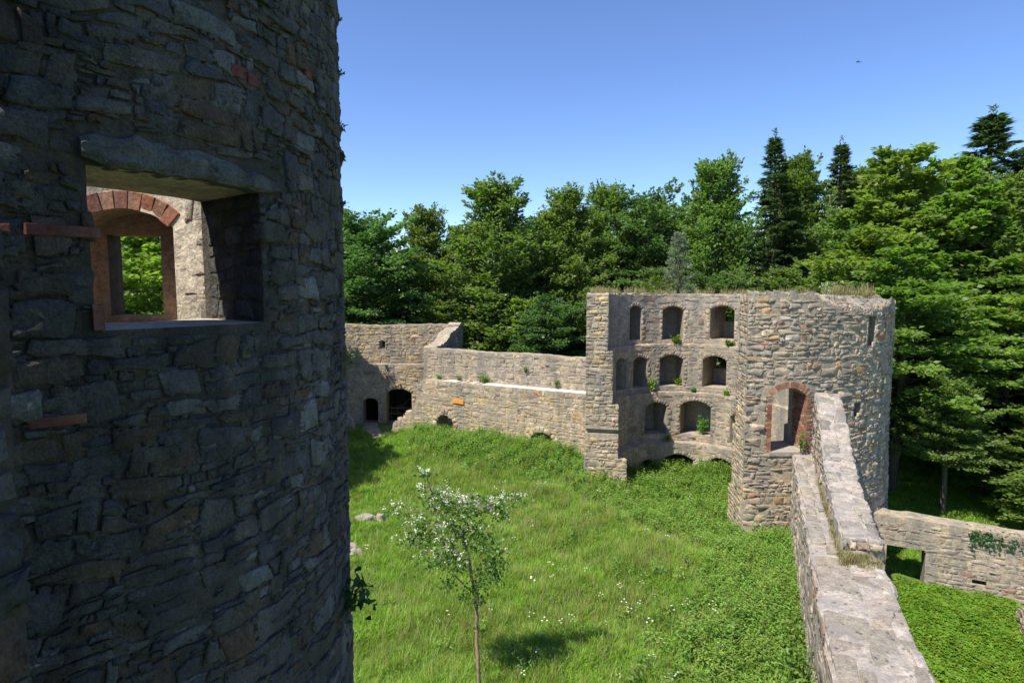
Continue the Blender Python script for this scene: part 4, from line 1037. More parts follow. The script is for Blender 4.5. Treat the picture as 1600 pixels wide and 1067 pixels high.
def tree_meshes(kind, seed, H=14.0, R=3.3, lo=None):
    rg = np.random.default_rng(seed); tubes = []
    P, D, Nn, L, W, T = [], [], [], [], [], []
    fir = kind == 'fir'
    bend = rg.normal(0, 0.25, 2)
    def trunk(z): f = z/H; return np.array([bend[0]*math.sin(f*3), bend[1]*math.sin(f*2.5), z])
    zz = np.linspace(0, H*0.97, 12)
    r0 = 0.20 if not fir else 0.18
    tubes.append((lambda v, f: (v, f))(*tube([trunk(z) for z in zz], [r0*(1-0.93*(z/H))+0.012 for z in zz], 8)))
    prm = dict(beech=dict(n=150, lo=0.05, twig=16, lv=21, ll=0.185, lw=0.115, flat=1.0), broad=dict(n=125, lo=0.06, twig=17, lv=20, ll=0.20, lw=0.155, flat=0.9),
               maple=dict(n=104, lo=0.06, twig=16, lv=21, ll=0.21, lw=0.175, flat=0.95), fir=dict(n=170, lo=0.06, twig=17, lv=15, ll=0.20, lw=0.06, flat=0.35))[kind]
    if lo: prm = dict(prm, lo=lo, n=int(prm['n']*0.75))
    nl = prm['n']
    for i in range(nl):
        f = (i+rg.random())/nl; f = f**0.9
        z = H*(prm['lo']+(0.985-prm['lo'])*f)
        g = (z/H-prm['lo'])/(1-prm['lo'])
        if fir: rad = R*(1-g)**0.95*(0.8+0.2*math.sin(i*0.55))+0.03
        elif kind == 'broad': rad = R*math.sqrt(max(0.02, 1-(abs(g-0.42)/0.6)**2.2))
        elif kind == 'maple': rad = R*(0.55+0.45*math.sin(PI*min(1, g*1.1+0.12)))*(1-0.6*g**3)
        else: rad = R*(1-g)**0.62*(0.86+0.14*math.sin(g*17+seed))+0.22
        rad *= rg.uniform(0.72, 1.16)
        phi = i*2.399+rg.normal(0, 0.3)
        if fir: e0 = math.radians(rg.uniform(-4, 12)+24*g**4); e1 = math.radians(rg.uniform(-12, 14)+26*g**4)
        else: e0 = math.radians(16+44*g**1.6+rg.normal(0, 8)); e1 = math.radians(-6+52*g**2.0+rg.normal(0, 10))
        if kind == 'beech': e0 = math.radians(30+26*g+rg.normal(0, 8)); e1 = math.radians(14+42*g**1.2+rg.normal(0, 10))
        if kind == 'maple': e1 *= 0.5
        ts = np.linspace(0, 1, 7); pts = [trunk(z)]; step = rad/6/max(0.5, math.cos((e0+e1)/2))
        for t in ts[1:]:
            e = e0+(e1-e0)*t; ph = phi+0.12*math.sin(t*5+i)
            pts.append(pts[-1]+step*np.array([math.cos(ph)*math.cos(e), math.sin(ph)*math.cos(e), math.sin(e)]))
        pts = np.array(pts)
        rr = max(0.012, 0.055*(1-g)*rad/R+0.008)
        tubes.append(tube(pts[::2], [rr, rr*0.7, rr*0.45, rr*0.15], 4))
        ntw = max(5, int(prm['twig']*(0.45+0.65*rad/R)))
        shade = rg.uniform(-0.18, 0.18)
        for j in range(ntw):
            t = 0.22+0.78*(j+rg.random())/ntw
            k = min(5, int(t*6)); fr = t*6-k; b = pts[k]*(1-fr)+pts[k+1]*fr; ax = pts[k+1]-pts[k]; ax /= np.linalg.norm(ax)
            side = 1 if j % 2 else -1
            hz = np.array([-ax[1], ax[0], 0.0]); hz /= np.linalg.norm(hz)+1e-9
            sp = rg.uniform(0.5, 1.1)
            td = ax*math.cos(sp)+hz*side*math.sin(sp)+np.array([0, 0, rg.normal(0.04, 0.16 if not fir else 0.06)])
            if t > 0.93: td = ax.copy()
            td /= np.linalg.norm(td)
            tl = (0.30*rad*(1.15-0.75*t)+(0.22 if not fir else 0.06))*rg.uniform(0.7, 1.25)
            m = int(prm['lv']*rg.uniform(0.75, 1.3)*(0.6+0.5*tl))
            if m < 3: m = 3
            q = rg.random(m)**0.8; lat = rg.normal(0, 1, m)
            cross = np.cross(td, (0, 0, 1.0)); cross /= np.linalg.norm(cross)+1e-9
            wv = (0.16 if not fir else 0.07)*(0.5+0.6*tl)
            pos = b+td*(q*tl)[:, None]+cross*(lat*wv)[:, None]+np.array([0, 0, 1.0])*(-0.10*q**2*tl+rg.normal(0, 0.045*(1 if not fir else 0.4)+0.05*prm['flat'], m))[:, None]
            an = np.sign(lat)*rg.uniform(0.2, 1.0, m)
            dr = td*np.cos(an)[:, None]+cross*np.sin(an)[:, None]+rg.normal(0, 0.22, (m, 3))
            nn = np.array([0, 0, 1.0])+rg.normal(0, prm['flat'], (m, 3))
            P.append(pos); D.append(dr); Nn.append(nn)
            L.append(prm['ll']*rg.uniform(0.65, 1.3, m)); W.append(prm['lw']*rg.uniform(0.7, 1.3, m))
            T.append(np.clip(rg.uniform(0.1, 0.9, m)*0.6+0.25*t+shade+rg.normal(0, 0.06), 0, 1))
    if fir:
        m = 60; P.append(np.stack([rg.normal(0, 0.03, m), rg.normal(0, 0.03, m), rg.uniform(H*0.95, H*1.02, m)], 1)+np.array([trunk(H*0.97)[0], trunk(H*0.97)[1], 0])); D.append(rg.normal(0, 0.5, (m, 3))+np.array([0, 0, 0.8])); Nn.append(rg.normal(0, 1, (m, 3))); L.append(np.full(m, 0.16)); W.append(np.full(m, 0.05)); T.append(rg.random(m))
    hi = max(float(p[:, 2].max()) for p in P)+0.1
    for p in P: p[:, 2] *= H/hi
    tubes = [([np.array((v[0], v[1], v[2]*H/hi)) for v in tv], tf) for tv, tf in tubes]
    mt = dict(beech=M_BEECH, broad=M_BROAD, maple=M_MAPLE, fir=M_FIR)[kind]
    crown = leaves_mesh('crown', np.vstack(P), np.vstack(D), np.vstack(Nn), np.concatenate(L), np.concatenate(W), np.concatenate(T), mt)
    return join_tubes('trunk', tubes, M_BARK), crown

PROTO = {}
for kind, n in (('beech', 4), ('broad', 2), ('maple', 3), ('fir', 3)):
    PROTO[kind] = [tree_meshes(kind, 100+7*i+len(kind), H=14.0, R=3.3 if kind != 'fir' else 2.6) for i in range(n)]
PROTO['stem_maple'] = [tree_meshes('maple', 401, lo=0.30)]; PROTO['stem_beech'] = [tree_meshes('beech', 402, lo=0.36)]
NAMES = dict(stem_maple='maple_tree', stem_beech='beech_tree', beech='beech_tree', broad='lime_tree', maple='maple_tree', fir='fir_tree')
tcount = 0
def tree(kind, x, y, ztop, r, label, var=0, group=None, rz=None, base=None):
    global tcount
    tcount += 1
    g = gz(x, y)-0.05 if base is None else base
    tk, cr = PROTO[kind][var % len(PROTO[kind])]
    o = thing(NAMES[kind], (x, y, g), label, 'tree', group, rz if rz is not None else tcount*1.7)
    sr = r*(1.30 if kind != 'fir' else 1.05)/(3.3 if kind != 'fir' else 2.6); sh = (ztop-g)/14.0
    o.scale = (sr, sr, sh)
    link('trunk', tk, o); link('crown', cr, o)
    return o
tree('broad', -9.6, 42, 13.3, 3.3, 'round dense dark green broadleaf tree behind the gate wall', 0)
tree('beech', -6.9, 47, 14.5, 2.9, 'slim beech with pointed top between the round tree and the widest beech', 1)
tree('beech', -1.6, 42.5, 15.8, 4.3, 'widest beech behind the stepped wall with several pointed shoots', 0)
tree('beech', 4.2, 45, 15.6, 3.6, 'yellowish green beech behind the gap between stepped wall and ruin', 2)
tree('beech', 7.4, 48, 16.3, 3.3, 'beech behind the left pier of the tower ruin', 1)
tree('broad', 10.0, 46, 16.0, 3.3, 'dark upright broadleaf tree behind the niche wall', 1)
tree('beech', 13.9, 42.5, 17.3, 3.4, 'tall beech with ragged crown behind the niche windows', 0)
tree('fir', 17.7, 43, 19.0, 4.6, 'narrow fir with a spire tip behind the right end of the niche wall', 0)
tree('beech', 21.2, 46, 18.2, 3.3, 'pale green beech between two firs behind the ruin', 2)
tree('fir', 26.4, 50, 20.2, 5.2, 'dark sparse fir beside the bright maple top', 1)
tree('maple', 22.6, 35.5, 16.3, 4.2, 'bright green maple towering behind the round outer wall of the ruin', 0)
tree('fir', 34.0, 45, 21.2, 8.5, 'tallest dark fir rising above the maples', 0)
tree('fir', 38.6, 46, 19.2, 8.0, 'dark fir at the edge of the wood beside the tallest fir', 1)
tree('maple', 24.3, 33.0, 13.6, 4.0, 'dense light green maple beside the bright towering maple', 1)
tree('beech', 27.0, 32.5, 14.4, 3.8, 'layered beech right of the dense light green maple', 2)
tree('stem_maple', 18.0, 28.2, 10.2, 3.0, 'low branched maple on the slope just beyond the ruin', 1)
tree('maple', 23.0, 28.6, 7.8, 3.2, 'young maple with trunk behind the low outer wall', 0)
tree('stem_beech', 18.7, 25.7, 4.6, 1.7, 'small beech sapling with layered sprays above the low outer wall', 1)
tree('beech', 26.5, 27.5, 9.0, 3.2, 'shaded beech overhanging the low outer wall end', 0)
tree('maple', 22.2, 24.6, 2.9, 2.0, 'low spreading maple bush right behind the low outer wall end', 2)
tree('beech', 25.6, 24.8, 5.0, 2.6, 'bushy beech just behind the ivy on the low outer wall', 3)
# second rank and understorey
rng = random.Random(31)
for i, (x, y, zt, r, kd) in enumerate([(-13.5,46,14,3.4,'broad'),(-3.8,52,13.6,3.4,'beech'),(1.6,52,14.2,3.4,'broad'),(6,55,15.0,3.2,'beech'),(12.2,53,16.0,3.4,'beech'),(17.0,54,17.2,3.4,'broad'),(20.5,38.5,13.2,3.2,'beech'),(24.5,55,18.6,3.6,'beech'),(29.5,52,18.5,3.8,'beech'),(29.5,41,16.6,3.8,'maple'),(34.0,38,15.6,3.8,'beech'),(38.8,39,16.6,3.8,'maple'),(33.0,54,18.6,3.5,'broad'),(42.5,50,18.5,3.8,'beech')]):
    tree(kd, x, y, zt, r, ['broadleaf tree peeping out beside the dark tower behind the round dense tree', 'beech filling the dip between the slim beech and the widest beech', 'broadleaf tree in the dip beside the widest beech', 'second rank beech between the yellowish beech and the pier beech',
        'beech filling the gap between the dark upright tree and the tall ragged beech', 'broadleaf tree hidden behind the narrow spire fir', 'beech standing below the pale green beech, just behind the ruin', 'second rank beech beside the dark sparse fir', 'beech in the gap between the sparse fir and the tallest fir', 'maple in front of the tallest fir, beside the bright towering maple',
        'layered beech below the tallest fir', 'maple below the dark fir at the edge of the wood', 'broadleaf tree behind the foot of the tallest fir', 'beech behind the dark fir at the edge of the wood'][i], i, 'trees of the second rank')
for i, (x, y, zt, r, kd) in enumerate([(-5.2,40.5,7.4,2.3,'beech'),(0.9,39.5,7.6,2.2,'maple'),(2.6,37.0,7.8,2.1,'broad'),(5.4,38.5,8.2,2.4,'beech'),(9.0,37.5,8.9,2.3,'beech'),(12.6,37,9.2,2.4,'broad'),(16.0,36.0,9.4,2.5,'beech'),(-11.4,40,7.5,2.4,'beech'),(19.2,35.5,9.0,2.4,'maple'),(29.5,30,8.0,3.0,'maple'),(31,35,11,3.4,'beech'),(26.0,39.5,10,3.2,'broad')]):
    tree(kd, x, y, zt, r, ['low beech behind the sloping return wall', 'low maple behind the middle of the stepped wall', 'blue green low broadleaf tree behind the stepped wall', 'low beech behind the left pier of the ruin', 'low beech behind the blue green pine sapling', 'low broadleaf tree behind the middle top niche',
        'low beech behind the see-through top niche', 'low beech above the tiny window of the gate wall', 'low maple behind the brick doorway wall top', 'low maple in shade beyond the low outer wall', 'mid height beech below the layered beech', 'mid height broadleaf tree behind the dense light green maple'][i], i+1, 'understorey behind the walls')
# trees left of the round tower (seen through its window, shading the gate wall)
tree('maple', -13.2, 23.0, 12.0, 3.3, 'tree seen through the window of the dark round tower', 0)
tree('maple', -13.6, 31.3, 13.0, 3.4, 'tree beside the gate wall casting dappled shade on it', 1)

# deep wood beyond
def wood():
    rg = np.random.default_rng(8); n = 90000
    x = rg.uniform(-60, 110, n); y = 60+rg.uniform(0, 22, n)
    top = 12.5+1.5*np.sin(x*0.5)+1.2*np.sin(x*1.3+1)+0.035*np.clip(x, 0, 80)+1.0*np.sin(x*0.23)
    z = -1.5+(top+1.5)*rg.random(n)**0.8
    P = np.stack([x, y, z], 1); D = rg.normal(0, 1, (n, 3)); Nn = np.array([0, -0.3, 1.0])+rg.normal(0, 0.6, (n, 3))
    return leaves_mesh('far_wood', P, D, Nn, rg.uniform(0.5, 0.9, n), rg.uniform(0.35, 0.6, n), rg.random(n)*0.7, M_BEECH)
tag(link('far_wood', wood()), 'dense dark wood closing the view behind the nearer trees', 'wood', kind='stuff')

# small blue pine on the ruin top
def pine():
    o = thing('pine_sapling', (8.35, 30.7, -1.4), 'small blue green pine just behind the top of the niche wall', 'tree')
    rg = np.random.default_rng(5); H = 12.1; tubes = [tube([(0, 0, z) for z in np.linspace(0, H, 8)], np.linspace(0.10, 0.012, 8), 6)]
    P, D, Nn = [], [], []
    for i in range(70):
        z = H*(0.62+0.38*(i+rg.random())/70); r = 1.05*(1-(z/H-0.62)/0.38)**0.7+0.12
        ph = i*2.4; e = math.radians(28+rg.normal(0, 8)); d = np.array([math.cos(ph)*math.cos(e), math.sin(ph)*math.cos(e), math.sin(e)])
        tubes.append(tube([(0, 0, z), d*r+(0, 0, z)], [0.012, 0.004], 4))
        m = 130; q = rg.random(m); P.append(np.array([0, 0, z])+d*(0.25+0.75*q)[:, None]*r+rg.normal(0, 0.035, (m, 3)))
        D.append(d+rg.normal(0, 0.55, (m, 3))); Nn.append(rg.normal(0, 1, (m, 3)))
    P = np.vstack(P); n = len(P)
    link('trunk', join_tubes('trunk', tubes, M_BARK), o)
    link('crown', leaves_mesh('crown', P, np.vstack(D), np.vstack(Nn), rg.uniform(0.1, 0.2, n), np.full(n, 0.022), rg.random(n), M_PINE), o)
pine()

# ---- hawthorn in the meadow
def hawthorn():
    bx, by = -0.62, 11.35; g = gz(bx, by)
    o = thing('hawthorn_tree', (bx, by, g), 'young hawthorn with thin trunk and white blossom standing in the meadow', 'tree')
    rg = np.random.default_rng(17); k = 11.5/950
    def w(u, v, dy): return np.array([(u-800)*k-bx, dy, 8-(v-450)*k*0.985-g])
    tubes = []
    def limb(pts, r0, r1):
        p = np.array(pts); q = []
        for i in range(len(p)-1):
            for f in np.linspace(0, 1, 4)[:-1]: q.append(p[i]*(1-f)+p[i+1]*f+rg.normal(0, 0.010, 3)*(1 if i+f else 0))
        q.append(p[-1]); tubes.append(tube(q, np.linspace(r0, r1, len(q)), 6)); return np.array(q)
    limb([(0, 0, -0.1), w(745, 1050, 0.0), w(743, 985, 0.03), w(736, 930, 0.05), w(733, 900, 0.05), w(727, 870, 0.03)], 0.042, 0.026)
    main = limb([w(727, 870, 0.03), w(720, 845, 0.0), w(700, 830, 0.0), w(684, 805, -0.05), w(672, 770, -0.05), w(664, 745, 0)], 0.026, 0.006)
    limb([w(743, 985, 0.03), w(747, 930, -0.1), w(750, 880, -0.15), w(760, 850, -0.2)], 0.018, 0.006)
    limb([w(736, 945, 0.05), w(715, 915, -0.15), w(695, 880, -0.2), w(680, 868, -0.25)], 0.017, 0.006)
    limb([w(720, 845, 0), w(735, 820, 0.2), w(765, 805, 0.3), w(805, 793, 0.3)], 0.014, 0.004)
    limb([w(700, 830, 0), w(670, 835, 0.2), w(640, 845, 0.25), w(625, 862, 0.2)], 0.012, 0.004)
    limb([w(684, 805, -0.05), w(655, 800, -0.2), w(622, 800, -0.3)], 0.009, 0.003)
    limb([w(727, 870, 0.03), w(745, 845, 0.35), w(755, 825, 0.5)], 0.012, 0.004)
    # clusters: u, v, dy, radius px, density, blossom share
    cl = [(664,745,0,11,60,.5),(656,770,-.05,9,45,.5),(622,800,-.3,16,70,.6),(690,785,0,20,150,.5),(675,800,.1,24,150,.45),(712,800,.1,22,160,.5),(735,812,.2,24,190,.25),(765,800,.3,20,150,.4),(800,795,.3,18,90,.4),(820,792,.3,12,40,.4),(780,818,.2,16,120,.35),(648,835,.2,20,150,.35),(632,862,.2,16,110,.45),(665,850,.1,22,170,.35),(690,858,-.1,22,170,.45),(705,880,-.15,20,160,.5),(716,840,0,20,110,.25),(740,850,.1,24,230,.06),(765,862,-.1,24,260,.04),(770,890,-.15,18,190,.03),(760,915,-.1,18,150,.05),(748,935,-.1,17,110,.05),(772,915,0,12,70,.05),(715,905,.1,16,80,.2),(698,925,-.1,14,70,.05),(680,885,-.2,13,70,.2),(660,880,-.1,11,45,.3),(722,950,0,9,30,.02),(745,960,0,10,45,.02),(700,815,-.2,22,130,.45)]
    LP, LD, FP = [], [], []
    for u, v, dy, rp, n, bl in cl:
        c = w(u, v, dy); r = rp*k; n = int(n*1.0)
        p = c+rg.normal(0, 0.5, (n, 3))*np.array([r*1.25, r*1.3, r*0.7]); LP.append(p); LD.append(rg.normal(0, 1, (n, 3))+np.array([0, 0, -0.15]))
        m = int(n*bl*0.32); q = c+rg.normal(0, 0.5, (m, 3))*np.array([r*1.25, r*1.3, r*0.6])+np.array([0, 0, r*0.35]); FP.append(q)
        near = main[np.argmin(np.linalg.norm(main-c, axis=1))]
        for _ in range(3): 
            e = c+rg.normal(0, 0.5, 3)*r; tubes.append(tube([c*0.75+near*0.25 if np.linalg.norm(c-near) > 0.4 else near, c, e], [0.006, 0.004, 0.002], 4))
    LP = np.vstack(LP); n = len(LP)
    link('trunk', join_tubes('trunk', tubes, M_PALEBARK), o)
    link('crown', leaves_mesh('crown', LP, np.vstack(LD), np.array([0, 0, 1.0])+rg.normal(0, 0.55, (n, 3)), rg.uniform(0.055, 0.095, n), rg.uniform(0.04, 0.062, n), rg.random(n), M_HAW), o)
    FP = np.vstack(FP); rep = 7; C = np.repeat(FP, rep, 0)+rg.normal(0, 0.02, (len(FP)*rep, 3)); n = len(C)
    link('blossom', leaves_mesh('blossom', C, rg.normal(0, 1, (n, 3)), np.array([0, 0, 1.0])+rg.normal(0, 0.4, (n, 3)), np.full(n, 0.03), np.full(n, 0.028), rg.random(n), M_PETAL), o)
hawthorn()

# ---- scattered herbs and grasses: points carry rotation and scale, one prototype each
def scatter(name, pts, rot, scl, proto, label, cat):
    me = bpy.data.meshes.new(name); me.vertices.add(len(pts)); me.vertices.foreach_set('co', np.asarray(pts, np.float32).ravel())
    a = me.attributes.new('rot', 'FLOAT_VECTOR', 'POINT'); a.data.foreach_set('vector', np.asarray(rot, np.float32).ravel())
    a = me.attributes.new('scl', 'FLOAT', 'POINT'); a.data.foreach_set('value', np.asarray(scl, np.float32))
    o = link(name, me); po = bpy.data.objects.new(name+'_source', proto)
    ng = bpy.data.node_groups.new(name, 'GeometryNodeTree')
    ng.interface.new_socket('Geometry', in_out='INPUT', socket_type='NodeSocketGeometry'); ng.interface.new_socket('Geometry', in_out='OUTPUT', socket_type='NodeSocketGeometry')
    n = ng.nodes; l = ng.links
    gi = n.new('NodeGroupInput'); go = n.new('NodeGroupOutput'); ip = n.new('GeometryNodeInstanceOnPoints'); oi = n.new('GeometryNodeObjectInfo')
    oi.inputs['Object'].default_value = po
    ra = n.new('GeometryNodeInputNamedAttribute'); ra.data_type = 'FLOAT_VECTOR'; ra.inputs['Name'].default_value = 'rot'
    sa = n.new('GeometryNodeInputNamedAttribute'); sa.data_type = 'FLOAT'; sa.inputs['Name'].default_value = 'scl'
    l.new(gi.outputs[0], ip.inputs['Points']); l.new(oi.outputs['Geometry'], ip.inputs['Instance'])
    l.new(ra.outputs['Attribute'], ip.inputs['Rotation']); l.new(sa.outputs['Attribute'], ip.inputs['Scale'])
    l.new(ip.outputs[0], go.inputs[0])
    md = o.modifiers.new('scatter', 'NODES'); md.node_group = ng
    tag(o, label, cat, kind='stuff'); return o

def tuft(name, seed, nb, hmin, hmax, spread, w, m, lean=0.5, seedhead=False):
    rg = np.random.default_rng(seed); V, F, T = [], [], []
    for i in range(nb):
        a = rg.uniform(0, 2*PI); r = spread*math.sqrt(rg.random()); b = np.array([math.cos(a)*r, math.sin(a)*r, 0])
        h = rg.uniform(hmin, hmax); ph = rg.uniform(0, 2*PI); ld = np.array([math.cos(ph), math.sin(ph), 0])*h*lean*rg.uniform(0.3, 1.0)
        s = np.array([-math.sin(ph), math.cos(ph), 0])*w
        m1 = b+np.array([0, 0, h*0.6])+ld*0.35; tp = b+np.array([0, 0, h*0.95])+ld
        k = len(V); V += [b-s*0.5, b+s*0.5, m1+s*0.45, m1-s*0.45, tp+s*0.08, tp-s*0.08]
        F += [(k, k+1, k+2, k+3), (k+3, k+2, k+4, k+5)]
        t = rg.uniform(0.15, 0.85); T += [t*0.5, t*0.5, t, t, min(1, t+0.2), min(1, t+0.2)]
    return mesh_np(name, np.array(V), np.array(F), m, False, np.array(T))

def herb(name, seed, h, nl, ll, lw, m, spread=0.05, stems=3):
    rg = np.random.default_rng(seed); P, D, Nn, L, W, T = [], [], [], [], [], []
    for s in range(stems):
        a = rg.uniform(0, 2*PI); b = np.array([math.cos(a), math.sin(a), 0])*spread*rg.random(); ln = np.array([rg.normal(0, 0.15), rg.normal(0, 0.15), 1.0])
        hh = h*rg.uniform(0.7, 1.1)
        for i in range(nl):
            f = (i+1)/nl; p = b+ln*hh*f; ph = i*PI/2+rg.normal(0, 0.3)
            for sd in (0, PI):
                P.append(p); D.append((math.cos(ph+sd), math.sin(ph+sd), rg.uniform(-0.4, 0.35))); Nn.append((rg.normal(0, 0.3), rg.normal(0, 0.3), 1)); q = 1.1-0.5*f
                L.append(ll*q*rg.uniform(0.8, 1.2)); W.append(lw*q); T.append(min(1, 0.2+0.7*f*rg.uniform(0.6, 1.2)))
    return leaves_mesh(name, np.array(P), np.array(D), np.array(Nn), np.array(L), np.array(W), np.array(T), m)

RG = np.random.default_rng(99)
def area(n, x0, x1, y0, y1): return RG.uniform(x0, x1, n), RG.uniform(y0, y1, n)
def put(name, x, y, proto, label, cat, smin, smax, z=None, tilt=0.15):
    n = len(x); z = gh(x, y) if z is None else z
    rot = np.stack([RG.normal(0, tilt, n), RG.normal(0, tilt, n), RG.uniform(0, 2*PI, n)], 1)
    return scatter(name, np.stack([x, y, z-0.02], 1), rot, RG.uniform(smin, smax, n), proto, label, cat)
def patch(x, y, f=0.35, s=0.0):
    return 0.5+0.5*(np.sin(x*f*2.1+1.3*np.sin(y*f*1.7+s))*np.cos(y*f*2.6+1.1*np.sin(x*f*1.3)+s))
WALLD = lambda x, y: -((x-WO[0])*WR[0]+(y-WO[1])*WR[1])           # distance left of the wall walk
CURTD = lambda x, y: (x-CA[0])*CN[0]+(y-CA[1])*CN[1]               # distance in front of the stepped wall
def herbness(x, y):
    d1 = WALLD(x, y); w1 = 1-sstep(0.6, 4.2, d1)
    d2 = CURTD(x, y); w2 = (1-sstep(1.5, 4.6, d2))*sstep(-8.0, -5.2, x)
    w3 = 1-sstep(1.5, 4.5, np.hypot(x-6.6, y-23.2)/1.2)
    near = 1-sstep(12.5, 17, y)
    return np.clip(np.maximum(np.maximum(w1*(0.7+0.2*near), w2), w3)+0.25*(patch(x, y, 0.5)-0.55)+0.12*near*sstep(1, 5, x), 0, 1)
def mown(x, y): return np.clip((1-sstep(-4.4, -2.2, x+0.10*(y-17)))*sstep(15, 17, y)+(1-sstep(0.6, 1.6, np.hypot(x+1.4, y-21.5)/1.3)), 0, 1)
def inside(x, y, marg=0.15):
    k = yard_dist(x, y) < -marg
    k &= (CURTD(x, y) > 0.1) | (x > 4.2)
    k &= np.hypot(x-TC[0], y-TC[1]) > TR+0.1
    k &= y < 35.5
    k &= np.hypot((x+1.36)/1.15, y-21.5) > 0.68
    k &= (np.abs(x) < 0.9*y+2) & (y > 10.5)
    return k
# meadow grass
x, y = area(150000, -12, 10, 10.6, 35.5); k = inside(x, y); x, y = x[k], y[k]; h = herbness(x, y); mo = mown(x, y); q = RG.random(len(x))
den = np.clip(1.25-y/45, 0.3, 1)
gsel = RG.random(len(x)) < np.clip(0.15+0.9*(patch(x, y, 0.45, 0.7)-0.3)+0.2*sstep(14, 24, y), 0.05, 0.85)
base_ = (np.min(np.hypot(x[:, None]-pc.p[None, ::3, 0], y[:, None]-pc.p[None, ::3, 1]), 1) > 0.5) & (q < (1-0.8*h)*(1-0.75*mo)*den*0.75)
kk = base_ & gsel
put('pale_meadow_grass', x[kk], y[kk], tuft('pale_meadow_grass', 21, 14, 0.10, 0.36, 0.12, 0.009, M_GRASS2, 1.1), 'paler yellowish patches of meadow grass in the courtyard', 'grass', 0.6, 1.3)
kk = base_ & ~gsel
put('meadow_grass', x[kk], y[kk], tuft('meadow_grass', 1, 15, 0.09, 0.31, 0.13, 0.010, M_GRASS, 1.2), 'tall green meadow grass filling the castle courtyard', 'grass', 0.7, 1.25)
onpath = np.min(np.hypot(x[:, None]-pc.p[None, ::3, 0], y[:, None]-pc.p[None, ::3, 1]), 1) < 0.5
kk = (q < mo*0.9*den) & ~onpath
put('short_grass', x[kk], y[kk], tuft('short_grass', 2, 16, 0.06, 0.14, 0.10, 0.011, M_GRASS, 0.7), 'short bright grass along the mown strip by the tower', 'grass', 0.8, 1.3)
kk = (q > 0.5) & (q < 0.5+0.10*patch(x, y, 0.6, 2.0)*(1-mo)*(1-h)+0.012)
put('seeding_grass', x[kk], y[kk], tuft('seeding_grass', 3, 7, 0.35, 0.62, 0.08, 0.007, M_STRAW, 0.5), 'pale seeding grass stalks scattered through the meadow', 'grass', 0.7, 1.1)
x, y = area(60000, -12, 10, 10.6, 35.5); k = inside(x, y, 0.05); x, y = x[k], y[k]; h = herbness(x, y); q = RG.random(len(x))
kk = q < (h**1.3)*0.72*(1-mown(x, y))
nx_, ny_ = x[kk], y[kk]; half = RG.random(len(nx_)) < 0.55
put('nettles', nx_[half], ny_[half], herb('nettles', 4, 0.55, 6, 0.13, 0.06, M_NETTLE, 0.12, 3), 'dense nettles and herbs along the castle walls', 'nettles', 0.6, 1.25)
put('bedstraw', nx_[~half], ny_[~half], herb('bedstraw', 5, 0.34, 8, 0.085, 0.034, M_NETTLE, 0.16, 5), 'fine leaved herbs mixed among the courtyard nettles', 'herbs', 0.6, 1.3)
kk = (q > 0.75) & (q < 0.75+0.20*(1-h)*(1-mown(x, y))*np.clip(0.3+patch(x, y, 0.8, 4.0), 0, 1))
put('clover', x[kk], y[kk], herb('clover', 15, 0.20, 5, 0.06, 0.045, M_NETTLE, 0.2, 6), 'low clover and leafy herbs mixed into the meadow grass', 'herbs', 0.6, 1.2)
# white flowers
def daisy():
    P, D, Nn, L, W, T = [], [], [], [], [], []
    for c in ((0, 0, 0.45), (0.05, 0.03, 0.40), (-0.05, 0.05, 0.42)):
        for i in range(7):
            a = i/7*2*PI; P.append(c); D.append((math.cos(a), math.sin(a), 0.1)); Nn.append((0, 0, 1)); L.append(0.020); W.append(0.016); T.append(0.8)
    return leaves_mesh('white_flowers', np.array(P, float), np.array(D), np.array(Nn, float), np.array(L), np.array(W), np.array(T), M_PETAL)
x, y = area(1100, -6, 8, 10.6, 30); k = inside(x, y); x, y = x[k], y[k]; q = RG.random(len(x))
kk = q < np.clip(0.65*(1-sstep(13, 17.5, y))*sstep(-2.5, 1.5, x)*(1-sstep(3.2, 5.5, x))+0.08+0.5*(np.hypot(x-0.2, y-22.5) < 1.3), 0, 1)*(patch(x, y, 0.9, 1.0) > 0.35)
put('white_flowers', x[kk], y[kk], daisy(), 'small white flowers dotted over the meadow', 'flowers', 0.8, 1.5)
# leafy ground cover in the lower outer yard
x, y = area(26000, 5.5, 17, 9, 21.5); k = (yard_dist(x, y) > 0.75) & (((x-LO[0])*LN[0]+(y-LO[1])*LN[1]) > 0.1) & (((x-PA[0])*pnn[0]+(y-PA[1])*pnn[1]) > 0.05) & (np.hypot(x-9.1, y-25.9) > 6.2); x, y = x[k], y[k]
hv = RG.random(len(x)) < 0.75
put('ground_cover', x[hv], y[hv], herb('ground_cover', 6, 0.22, 3, 0.17, 0.13, M_COVER, 0.14, 4), 'bright leafy ground cover below the wall walk', 'ground cover', 0.45, 1.15)
put('fern_patch', x[~hv], y[~hv], herb('fern_patch', 7, 0.30, 7, 0.12, 0.05, M_COVER, 0.14, 4), 'ferny herbs among the bright ground cover', 'ground cover', 0.6, 1.3)
x, y = area(26000, 12.5, 34, 20.5, 34); k = (((x-LO[0])*LN[0]+(y-LO[1])*LN[1]) < -0.8) & (np.hypot(x-9.1, y-25.9) > 6.1) & (yard_dist(x, y) > 0.9) & (patch(x, y, 0.5, 3) > 0.2); x, y = x[k], y[k]
put('slope_grass', x, y, tuft('slope_grass', 8, 14, 0.07, 0.18, 0.12, 0.013, M_GRASS, 0.8), 'low grass on the slope under the trees', 'grass', 0.8, 1.4)

